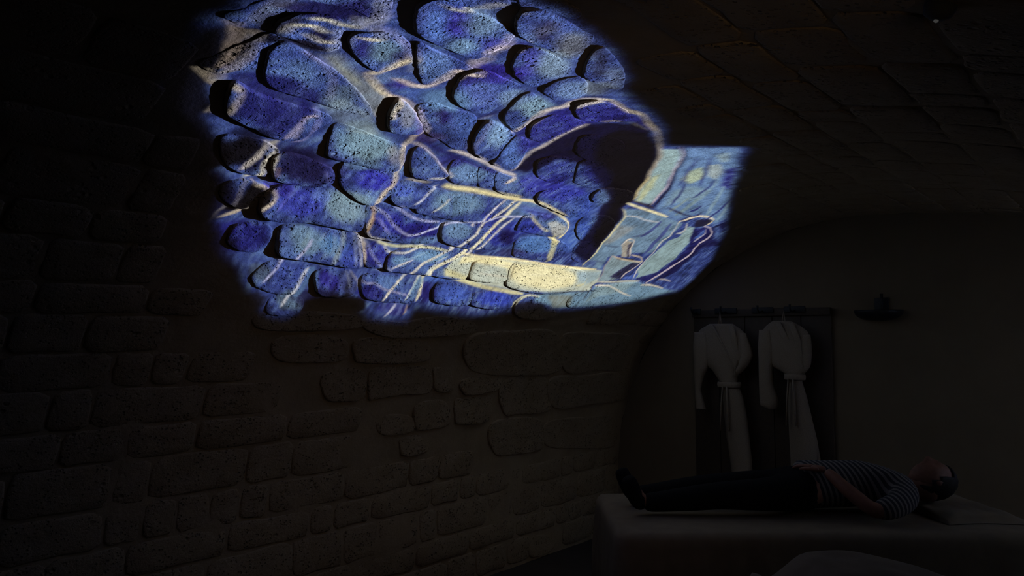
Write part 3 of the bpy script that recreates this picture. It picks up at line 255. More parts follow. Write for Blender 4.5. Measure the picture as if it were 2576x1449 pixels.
 ([(3.679,2.086),(3.778,2.097),(3.907,2.112),(4.038,2.127),(4.152,2.139),(4.209,2.147),(4.231,2.155)],[(3.674,2.091),(3.769,2.105),(3.898,2.121),(4.029,2.135),(4.142,2.148),(4.199,2.156),(4.226,2.159)],(50,55,70),0.9),
 ([(2.901,2.317),(2.914,2.283),(2.93,2.24),(2.943,2.201),(2.954,2.171)],[(2.906,2.316),(2.923,2.281),(2.939,2.237),(2.952,2.198),(2.958,2.17)],(110,100,80),0.8),
 ([(3.229,2.311),(3.24,2.279),(3.256,2.238),(3.271,2.198),(3.285,2.165)],[(3.234,2.309),(3.25,2.277),(3.266,2.236),(3.281,2.195),(3.29,2.164)],(130,115,85),0.8),
 ([(3.956,2.175),(4.006,2.18),(4.053,2.195),(4.051,2.224),(4.03,2.25)],[(3.946,2.184),(3.987,2.195),(4.029,2.208),(4.026,2.231),(4.02,2.252)],(225,210,150),0.6),
 ([(3.833,3.422),(3.946,3.343),(4.092,3.241),(4.207,3.146),(4.302,3.07)],[(3.858,3.42),(3.994,3.337),(4.145,3.233),(4.263,3.135),(4.328,3.065)],(135,158,165),0.7),
 ([(4.176,3.307),(4.259,3.245),(4.363,3.168),(4.442,3.095),(4.51,3.036)],[(4.202,3.304),(4.308,3.238),(4.416,3.158),(4.498,3.083),(4.536,3.03)],(135,158,165),0.6),
 ([(3.776,3.388),(3.835,3.33),(3.912,3.255),(3.963,3.186),(4.007,3.131)],[(3.799,3.382),(3.878,3.319),(3.958,3.242),(4.009,3.172),(4.028,3.124)],(135,158,165),0.6),
 ([(3.918,3.23),(3.951,3.178),(3.998,3.11),(4.023,3.048),(4.048,2.996)],[(3.945,3.222),(4.003,3.163),(4.051,3.093),(4.075,3.029),(4.071,2.987)],(120,140,140),0.7),
 ([(3.851,3.201),(3.874,3.16),(3.907,3.107),(3.92,3.059),(3.936,3.018)],[(3.874,3.194),(3.917,3.147),(3.951,3.092),(3.964,3.042),(3.956,3.011)],(130,145,140),0.7),
 ([(4.015,3.068),(4.059,3.034),(4.087,3.007)],[(4.034,3.069),(4.107,3.026),(4.113,2.999)],(135,158,165),0.6),
 ([(4.488,3.134),(4.506,3.101),(4.511,3.067)],[(4.525,3.124),(4.578,3.077),(4.543,3.054)],(90,115,150),0.8),
 ([(3.24,3.636),(3.348,3.57),(3.485,3.486),(3.605,3.405),(3.701,3.341)],[(3.252,3.637),(3.371,3.571),(3.513,3.485),(3.636,3.402),(3.716,3.339)],(24,24,88),0.8),
 ([(3.191,3.589),(3.285,3.521),(3.405,3.434),(3.506,3.351),(3.589,3.284)],[(3.208,3.587),(3.317,3.517),(3.441,3.428),(3.546,3.343),(3.608,3.28)],(24,24,88),0.6),
 ([(3.672,3.451),(3.729,3.396),(3.799,3.327),(3.847,3.262),(3.883,3.211)],[(3.687,3.447),(3.757,3.389),(3.829,3.318),(3.877,3.252),(3.897,3.206)],(24,24,88),0.8),
 ([(4.149,3.335),(4.225,3.259),(4.311,3.163),(4.365,3.074),(4.404,3.004)],[(4.167,3.33),(4.259,3.25),(4.345,3.153),(4.399,3.063),(4.419,2.999)],(24,24,88),0.7),
 ([(3.55,3.349),(3.627,3.286),(3.724,3.208),(3.799,3.135),(3.859,3.077)],[(3.564,3.347),(3.654,3.283),(3.753,3.203),(3.83,3.128),(3.873,3.074)],(24,24,88),0.8),
 ([(4.085,3.157),(4.094,3.137),(4.107,3.11),(4.102,3.088),(4.101,3.068)],[(4.102,3.152),(4.125,3.127),(4.139,3.098),(4.133,3.074),(4.114,3.061)],(24,24,88),0.8),
 ([(4.0,3.025),(4.067,3.017),(4.143,3.013),(4.204,3.014),(4.239,3.02)],[(3.989,3.033),(4.046,3.033),(4.121,3.029),(4.179,3.03),(4.228,3.028)],(30,28,60),0.8),
 ([(4.24,3.021),(4.254,3.05),(4.211,3.095)],[(4.227,3.027),(4.23,3.058),(4.201,3.097)],(30,28,60),0.8),
 ([(3.613,3.501),(3.663,3.468),(3.725,3.427),(3.77,3.391),(3.808,3.361)],[(3.625,3.5),(3.685,3.466),(3.752,3.423),(3.8,3.384),(3.822,3.357)],(135,158,165),0.6),
 ([(3.873,3.042),(3.937,3.031),(4.01,3.023),(4.067,3.021),(4.099,3.026)],[(3.861,3.052),(3.914,3.05),(3.985,3.043),(4.04,3.04),(4.087,3.034)],(35,30,60),0.7),
 ([(4.146,2.905),(4.195,2.831),(4.259,2.734),(4.298,2.644),(4.334,2.57)],[(4.176,2.898),(4.25,2.817),(4.314,2.718),(4.354,2.626),(4.359,2.562)],(40,42,110),0.6),
 ([(4.024,2.906),(4.036,2.863),(4.054,2.806),(4.053,2.755),(4.056,2.713)],[(4.047,2.899),(4.077,2.849),(4.095,2.791),(4.093,2.739),(4.074,2.705)],(40,42,110),0.6),
 ([(4.288,2.916),(4.33,2.851),(4.381,2.769),(4.408,2.693),(4.431,2.631)],[(4.308,2.911),(4.367,2.842),(4.418,2.758),(4.445,2.68),(4.448,2.626)],(60,75,140),0.6),
 ([(4.086,2.791),(4.069,2.77),(4.049,2.741),(4.012,2.718),(3.985,2.698)],[(4.101,2.784),(4.096,2.757),(4.074,2.728),(4.035,2.704),(3.995,2.692)],(50,55,90),0.6),
 ([(3.834,2.573),(3.883,2.569),(3.94,2.568),(3.983,2.572),(4.008,2.58)],[(3.828,2.579),(3.872,2.58),(3.927,2.579),(3.968,2.583),(4.001,2.585)],(50,60,80),0.7),
 ([(3.934,2.419),(3.998,2.411),(4.023,2.422)],[(3.929,2.425),(3.986,2.422),(4.016,2.427)],(50,60,100),0.6),
 ([(1.918,2.374),(1.925,2.344),(1.937,2.308),(1.943,2.275),(1.951,2.248)],[(1.927,2.373),(1.943,2.342),(1.955,2.303),(1.962,2.268),(1.96,2.245)],(70,110,165),0.7),
 ([(1.973,2.354),(1.986,2.33),(2.002,2.3),(2.011,2.275),(2.02,2.255)],[(1.978,2.355),(1.994,2.331),(2.01,2.3),(2.021,2.273),(2.024,2.254)],(40,60,150),0.7),
 ([(1.89,2.371),(1.887,2.358),(1.887,2.342),(1.882,2.33),(1.88,2.318)],[(1.898,2.367),(1.903,2.351),(1.903,2.332),(1.896,2.318),(1.886,2.312)],(130,150,160),0.5),
 ([(1.803,2.359),(1.799,2.339),(1.799,2.313),(1.793,2.291),(1.793,2.269)],[(1.817,2.353),(1.824,2.327),(1.824,2.298),(1.817,2.273),(1.804,2.261)],(120,140,145),0.5),
 ([(1.801,2.649),(1.826,2.598),(1.86,2.534),(1.887,2.473),(1.909,2.426)],[(1.807,2.65),(1.839,2.599),(1.873,2.534),(1.901,2.472),(1.916,2.425)],(130,150,160),0.5),
 ([(1.843,2.66),(1.872,2.606),(1.912,2.538),(1.945,2.473),(1.973,2.423)],[(1.85,2.661),(1.887,2.608),(1.928,2.539),(1.962,2.473),(1.981,2.423)],(125,145,155),0.5),
 ([(1.767,2.641),(1.791,2.59),(1.823,2.526),(1.849,2.466),(1.872,2.419)],[(1.774,2.641),(1.805,2.591),(1.839,2.526),(1.865,2.465),(1.879,2.418)],(110,135,150),0.5),
 ([(1.732,2.605),(1.745,2.565),(1.763,2.515),(1.775,2.468),(1.786,2.431)],[(1.739,2.604),(1.757,2.563),(1.776,2.512),(1.788,2.464),(1.792,2.429)],(60,80,165),0.6),
 ([(1.675,2.591),(1.685,2.557),(1.698,2.514),(1.706,2.474),(1.713,2.443)],[(1.681,2.591),(1.695,2.555),(1.709,2.511),(1.716,2.47),(1.717,2.441)],(50,60,160),0.6),
 ([(1.894,2.644),(1.924,2.595),(1.963,2.534),(1.996,2.476),(2.023,2.431)],[(1.901,2.646),(1.936,2.597),(1.976,2.535),(2.01,2.476),(2.029,2.432)],(110,130,150),0.5),
 ([(1.665,3.1),(1.642,3.109),(1.612,3.117),(1.578,3.129),(1.551,3.136)],[(1.667,3.095),(1.646,3.1),(1.615,3.109),(1.58,3.12),(1.552,3.132)],(150,160,150),0.6),
 ([(1.742,3.025),(1.726,3.034),(1.705,3.043),(1.678,3.056),(1.657,3.064)],[(1.743,3.021),(1.728,3.026),(1.706,3.036),(1.68,3.049),(1.657,3.061)],(150,160,150),0.6),
 ([(1.595,3.002),(1.631,3.001),(1.676,3.005),(1.716,3.012),(1.744,3.021)],[(1.591,3.007),(1.625,3.012),(1.669,3.015),(1.709,3.022),(1.741,3.025)],(150,165,160),0.5),
 ([(1.826,3.285),(1.87,3.255),(1.924,3.218),(1.972,3.184),(2.009,3.16)],[(1.826,3.289),(1.87,3.262),(1.924,3.225),(1.973,3.191),(2.01,3.163)],(50,50,140),0.6),
 ([(1.777,3.274),(1.804,3.248),(1.839,3.218),(1.867,3.192),(1.889,3.174)],[(1.779,3.279),(1.808,3.257),(1.844,3.226),(1.873,3.199),(1.892,3.176)],(100,130,170),0.5),
 ([(2.082,3.283),(2.11,3.242),(2.147,3.19),(2.175,3.142),(2.201,3.104)],[(2.092,3.282),(2.129,3.24),(2.167,3.187),(2.197,3.137),(2.211,3.101)],(130,155,170),0.5),
 ([(2.144,3.275),(2.172,3.236),(2.207,3.188),(2.235,3.144),(2.258,3.108)],[(2.151,3.275),(2.186,3.235),(2.223,3.186),(2.251,3.14),(2.265,3.106)],(135,160,175),0.5),
 ([(2.437,3.079),(2.428,3.103),(2.406,3.138),(2.376,3.176),(2.346,3.206)],[(2.427,3.082),(2.41,3.108),(2.39,3.141),(2.361,3.177),(2.34,3.207)],(100,130,180),0.6),
 ([(2.404,3.196),(2.424,3.165),(2.449,3.126),(2.464,3.09),(2.478,3.061)],[(2.412,3.195),(2.438,3.162),(2.464,3.121),(2.48,3.084),(2.485,3.058)],(100,125,185),0.5),
 ([(2.344,2.743),(2.367,2.713),(2.398,2.676),(2.42,2.643),(2.439,2.618)],[(2.348,2.745),(2.376,2.715),(2.407,2.677),(2.431,2.643),(2.444,2.618)],(60,75,165),0.6),
 ([(2.481,2.764),(2.501,2.729),(2.529,2.685),(2.547,2.645),(2.564,2.613)],[(2.49,2.763),(2.517,2.727),(2.546,2.682),(2.565,2.64),(2.573,2.61)],(120,145,165),0.5),
 ([(2.594,2.776),(2.608,2.743),(2.627,2.701),(2.637,2.662),(2.647,2.631)],[(2.603,2.774),(2.625,2.739),(2.645,2.695),(2.655,2.655),(2.655,2.627)],(40,42,140),0.6),
 ([(2.813,2.753),(2.881,2.75),(2.965,2.75),(3.041,2.755),(3.096,2.763)],[(2.808,2.758),(2.872,2.76),(2.955,2.761),(3.031,2.766),(3.091,2.768)],(100,130,190),0.6),
 ([(2.869,2.729),(2.918,2.725),(2.977,2.724),(3.026,2.728),(3.06,2.735)],[(2.864,2.734),(2.909,2.735),(2.967,2.735),(3.016,2.738),(3.055,2.739)],(90,120,190),0.6),
 ([(2.419,2.547),(2.45,2.521),(2.488,2.489),(2.519,2.462),(2.542,2.443)],[(2.421,2.55),(2.454,2.526),(2.493,2.494),(2.524,2.466),(2.545,2.444)],(130,150,170),0.5),
 ([(2.526,2.321),(2.499,2.304),(2.466,2.28),(2.425,2.262),(2.394,2.245)],[(2.533,2.315),(2.511,2.292),(2.477,2.269),(2.435,2.25),(2.399,2.24)],(150,175,190),0.6),
 ([(2.701,2.311),(2.675,2.29),(2.642,2.262),(2.602,2.239),(2.57,2.22)],[(2.708,2.306),(2.687,2.28),(2.654,2.252),(2.612,2.229),(2.575,2.215)],(60,90,170),0.6),
 ([(2.493,2.167),(2.509,2.122),(2.531,2.066),(2.545,2.015),(2.558,1.974)],[(2.503,2.166),(2.528,2.12),(2.551,2.062),(2.565,2.009),(2.567,1.971)],(95,120,165),0.5),
 ([(2.712,2.112),(2.724,2.084),(2.74,2.05),(2.749,2.021),(2.757,1.998)],[(2.72,2.111),(2.739,2.083),(2.756,2.047),(2.765,2.016),(2.765,1.996)],(34,30,110),0.7),
 ([(2.907,2.281),(2.982,2.278),(3.077,2.279),(3.164,2.284),(3.229,2.293)],[(2.903,2.287),(2.975,2.288),(3.069,2.289),(3.156,2.295),(3.225,2.298)],(205,195,170),0.5),
 ([(2.996,2.209),(3.062,2.202),(3.144,2.197),(3.219,2.197),(3.274,2.202)],[(2.992,2.215),(3.056,2.212),(3.137,2.208),(3.211,2.208),(3.27,2.206)],(205,190,165),0.5),
 ([(3.281,2.235),(3.407,2.231),(3.571,2.233),(3.732,2.24),(3.855,2.251)],[(3.275,2.242),(3.396,2.246),(3.558,2.248),(3.718,2.255),(3.848,2.259)],(232,222,180),0.5),
]
FILLS = [
 ([(0.925,3.115),(0.932,3.199),(0.935,3.285),(0.953,3.337),(0.97,3.389),(1.023,3.271),(1.055,3.141),(1.088,3.038),(1.153,2.948),(1.139,2.894),(1.212,2.828),(1.323,2.722),(1.284,2.615),(1.171,2.675),(1.111,2.761),(1.053,2.845),(0.997,2.926),(0.961,3.021)],(13,12,22),0.9,0.0255),
 ([(0.925,3.115),(0.932,3.199),(0.935,3.285),(0.966,3.333),(1.017,3.192),(1.016,3.072),(1.05,2.973),(1.083,2.872),(1.143,2.818),(1.206,2.763),(1.271,2.706),(1.284,2.615),(1.171,2.675),(1.111,2.761),(1.053,2.845),(0.997,2.926),(0.961,3.021)],(5,4,6),0.9,0.0252),
 ([(1.223,2.621),(1.279,2.625),(1.338,2.63),(1.407,2.551),(1.479,2.47),(1.427,2.366),(1.496,2.283),(1.567,2.199),(1.632,2.09),(1.695,1.978),(1.605,2.018),(1.519,2.057),(1.458,2.156),(1.398,2.254),(1.338,2.35),(1.3,2.441),(1.262,2.532)],(16,15,50),0.75,0.0304),
 ([(2.513,3.032),(2.442,3.19),(2.416,3.343),(2.413,3.428),(2.401,3.516),(2.436,3.568),(2.468,3.623),(2.63,3.654),(2.877,3.559),(3.095,3.418),(3.319,3.229),(3.518,3.043),(3.542,2.939),(3.671,2.862),(3.785,2.612),(3.867,2.382),(3.627,2.463),(3.569,2.617),(3.493,2.773),(3.304,2.998),(3.059,3.107),(2.832,3.21),(2.714,3.204),(2.601,3.198),(2.607,3.111),(2.605,3.025)],(16,12,48),0.92,0.0236),
 ([(2.551,3.57),(2.622,3.602),(2.694,3.636),(2.877,3.559),(3.138,3.375),(3.339,3.195),(3.517,3.017),(3.508,2.939),(3.683,2.817),(3.75,2.672),(3.802,2.529),(3.636,2.629),(3.539,2.784),(3.427,2.94),(3.235,3.073),(3.044,3.203),(2.764,3.281),(2.562,3.443)],(10,7,14),0.85,0.0319),
 ([(2.408,3.195),(2.397,3.357),(2.403,3.435),(2.401,3.516),(2.415,3.62),(2.499,3.677),(2.667,3.651),(2.651,3.679),(2.415,3.728),(2.262,3.755),(2.211,3.745),(2.188,3.678),(2.162,3.613),(2.16,3.541),(2.151,3.471),(2.233,3.28),(2.419,3.116)],(34,32,118),0.8,0.0141),
 ([(2.936,3.545),(2.999,3.605),(3.138,3.531),(3.306,3.409),(3.565,3.202),(3.705,3.034),(3.545,3.026),(3.323,3.246),(3.107,3.426)],(142,165,160),0.95,0.0113),
 ([(3.548,3.037),(3.311,3.272),(3.294,3.33),(3.485,3.169),(3.598,3.032)],(185,180,125),0.7,0.0192),
 ([(3.648,2.88),(3.567,2.941),(3.724,2.966),(4.025,2.954),(4.264,2.933),(4.379,2.77),(4.412,2.575),(4.241,2.55),(4.006,2.473),(4.057,2.354),(3.891,2.36),(3.799,2.601),(3.762,2.729)],(100,125,145),0.95,0.0126),
 ([(3.699,2.774),(3.894,2.794),(3.917,2.681),(3.868,2.582),(3.808,2.594)],(140,140,135),0.7,0.0323),
 ([(2.99,3.626),(3.039,3.695),(3.084,3.766),(3.124,3.839),(3.454,3.678),(3.817,3.499),(4.189,3.306),(4.549,3.108),(4.604,2.992),(4.226,3.071),(4.158,2.934),(3.805,3.0),(3.547,3.257),(3.271,3.444)],(98,128,162),0.85,0.0262),
 ([(3.417,3.444),(3.377,3.53),(3.592,3.434),(3.628,3.334),(3.504,3.341)],(165,175,140),0.9,0.0201),
 ([(3.371,3.565),(3.391,3.619),(3.553,3.549),(3.679,3.449),(3.568,3.462)],(150,160,155),0.9,0.0165),
 ([(3.636,3.232),(3.663,3.316),(3.855,3.34),(3.968,3.207),(3.863,3.104),(3.836,3.037)],(125,150,160),0.7,0.034),
 ([(3.524,3.578),(3.477,3.652),(3.97,3.406),(3.831,3.412)],(32,30,110),0.9,0.026),
 ([(3.227,3.676),(3.193,3.76),(3.378,3.666),(3.368,3.63)],(140,160,165),0.8,0.0156),
 ([(4.461,2.786),(4.368,2.92),(4.447,2.916),(4.662,2.761),(4.778,2.554),(4.742,2.382),(4.569,2.303),(4.495,2.401),(4.455,2.582),(4.413,2.715)],(128,150,150),1,0.0095),
 ([(4.464,2.897),(4.533,2.943),(4.644,2.94),(4.774,2.839),(4.869,2.646),(4.885,2.444),(4.759,2.284),(4.579,2.295),(4.769,2.403),(4.802,2.558),(4.719,2.717)],(28,27,95),0.95,0.0099),
 ([(4.316,3.0),(4.42,3.042),(4.492,3.037),(4.503,2.953),(4.432,2.924)],(30,24,50),0.9,0.0097),
 ([(4.643,2.795),(4.598,2.87),(4.572,2.923),(4.66,2.884),(4.687,2.821)],(60,85,150),0.9,0.0099),
 ([(4.624,2.966),(4.636,3.066),(5.08,2.794),(4.903,2.733),(4.968,2.568),(4.999,2.408),(4.826,2.276),(4.86,2.394),(4.875,2.517),(4.869,2.646),(4.761,2.805)],(22,20,75),0.9,0.0206),
 ([(4.563,3.013),(4.886,2.937),(5.0,2.826),(4.865,2.84)],(60,85,130),0.7,0.0313),
 ([(4.04,2.486),(4.245,2.474),(4.451,2.473),(4.384,2.346),(4.371,2.285),(4.234,2.241),(4.16,2.242),(4.124,2.32),(4.053,2.416)],(122,140,145),1,0.0086),
 ([(4.328,2.449),(4.438,2.467),(4.393,2.338),(4.362,2.28),(4.25,2.291)],(35,33,70),0.9,0.0132),
 ([(4.066,2.481),(4.325,2.489),(4.303,2.468),(4.135,2.464)],(30,20,25),0.9,0.0065),
 ([(4.013,2.597),(4.0,2.654),(4.054,2.65),(4.218,2.502),(4.143,2.491)],(150,140,125),1,0.0064),
 ([(4.057,2.613),(4.061,2.651),(4.23,2.503),(4.197,2.499)],(50,40,60),0.8,0.0064),
 ([(4.38,2.286),(4.547,2.362),(4.569,2.294)],(70,95,170),0.9,0.0091),
 ([(2.758,2.315),(2.892,2.338),(3.036,2.342),(3.188,2.347),(3.427,2.339),(3.685,2.334),(3.881,2.339),(4.09,2.345),(4.168,2.235),(4.147,2.144),(3.936,2.122),(3.737,2.103),(3.481,2.101),(3.312,2.113),(3.154,2.125),(3.004,2.136),(2.752,2.165),(2.725,2.242)],(176,180,160),1,0.0103),
 ([(3.173,2.317),(3.413,2.33),(3.696,2.324),(3.893,2.278),(3.93,2.178),(3.691,2.118),(3.394,2.146),(3.279,2.188)],(226,214,162),0.95,0.0325),
 ([(2.794,2.326),(2.922,2.33),(3.056,2.334),(3.204,2.321),(3.23,2.268),(3.071,2.279),(2.902,2.287),(2.799,2.263)],(228,215,158),0.9,0.0157),
 ([(2.706,2.228),(2.847,2.199),(2.972,2.165),(2.911,2.154),(2.749,2.168)],(195,185,130),0.8,0.0149),
 ([(3.847,2.301),(4.091,2.333),(4.14,2.261),(4.083,2.205),(3.956,2.218)],(140,162,170),0.8,0.0243),
 ([(3.671,2.095),(3.822,2.11),(3.981,2.127),(4.147,2.144),(4.186,2.197),(4.383,2.24),(4.589,2.287),(4.739,2.256),(4.995,2.238),(5.271,2.218),(5.055,2.144),(4.844,2.075),(4.651,2.048),(4.467,2.023),(4.291,1.999),(4.114,1.986),(3.945,1.974),(3.651,2.025)],(105,135,150),0.9,0.0213),
 ([(3.763,2.083),(4.01,2.097),(4.065,1.99),(3.903,1.973)],(120,118,100),0.7,0.0234),
 ([(4.186,2.197),(4.417,2.256),(4.609,2.271),(4.568,2.171),(4.294,2.094),(4.211,2.033)],(135,155,155),0.7,0.0261),
 ([(2.74,2.794),(2.885,2.82),(3.011,2.801),(3.218,2.75),(3.312,2.701),(3.375,2.582),(3.219,2.61),(3.05,2.669),(2.98,2.701),(2.838,2.665)],(92,118,150),0.7,0.0131),
 ([(3.142,2.677),(3.194,2.708),(3.334,2.676),(3.382,2.576),(3.279,2.585)],(165,162,150),0.9,0.0139),
 ([(2.819,2.776),(3.049,2.775),(3.186,2.746),(3.11,2.69),(2.977,2.719)],(42,40,130),0.7,0.0261),
 ([(3.178,2.349),(3.372,2.373),(3.649,2.368),(3.817,2.368),(3.995,2.368),(3.932,2.422),(3.758,2.42),(3.627,2.463),(3.455,2.439),(3.291,2.417),(3.135,2.396)],(45,55,125),0.6,0.0184),
 ([(1.002,3.529),(1.025,3.567),(1.046,3.606),(1.066,3.645),(1.086,3.685),(1.111,3.716),(1.137,3.747),(1.219,3.66),(1.2,3.6),(1.156,3.572),(1.114,3.551),(1.072,3.531)],(24,20,74),0.9,0.0124),
 ([(1.012,3.396),(1.025,3.492),(1.076,3.525),(1.048,3.455),(1.056,3.403),(1.124,3.372),(1.073,3.333)],(12,9,22),0.9,0.0121),
 ([(1.118,3.48),(1.152,3.486),(1.209,3.479),(1.207,3.444),(1.168,3.443),(1.123,3.453)],(22,17,55),0.9,0.0064),
 ([(1.089,3.388),(1.146,3.418),(1.239,3.417),(1.252,3.379),(1.178,3.369)],(20,14,24),0.85,0.0081),
 ([(0.985,3.361),(1.031,3.384),(1.071,3.25),(1.069,3.173),(1.04,3.205),(1.026,3.299)],(12,9,18),0.85,0.0061),
 ([(1.14,3.039),(1.163,2.928),(1.218,2.927),(1.323,2.894),(1.397,2.872),(1.41,2.955),(1.444,3.052),(1.374,3.158),(1.256,3.204),(1.183,3.189),(1.123,3.155),(1.104,3.119)],(26,24,92),0.8,0.0241),
 ([(1.443,2.609),(1.447,2.536),(1.433,2.425),(1.467,2.425),(1.525,2.48),(1.521,2.554),(1.5,2.578),(1.461,2.589)],(12,10,14),0.95,0.0058),
 ([(1.242,2.767),(1.281,2.805),(1.32,2.843),(1.393,2.794),(1.36,2.709),(1.301,2.643),(1.239,2.649),(1.15,2.783)],(12,10,16),0.85,0.0212),
 ([(1.428,3.124),(1.456,3.174),(1.535,3.156),(1.618,3.137),(1.716,3.058),(1.752,3.011),(1.633,3.022),(1.536,3.038)],(120,135,140),0.6,0.0159),
 ([(1.264,3.421),(1.388,3.352),(1.536,3.285),(1.601,3.258),(1.662,3.127),(1.603,3.145),(1.507,3.21),(1.416,3.273),(1.28,3.369)],(118,122,118),0.8,0.015),
]
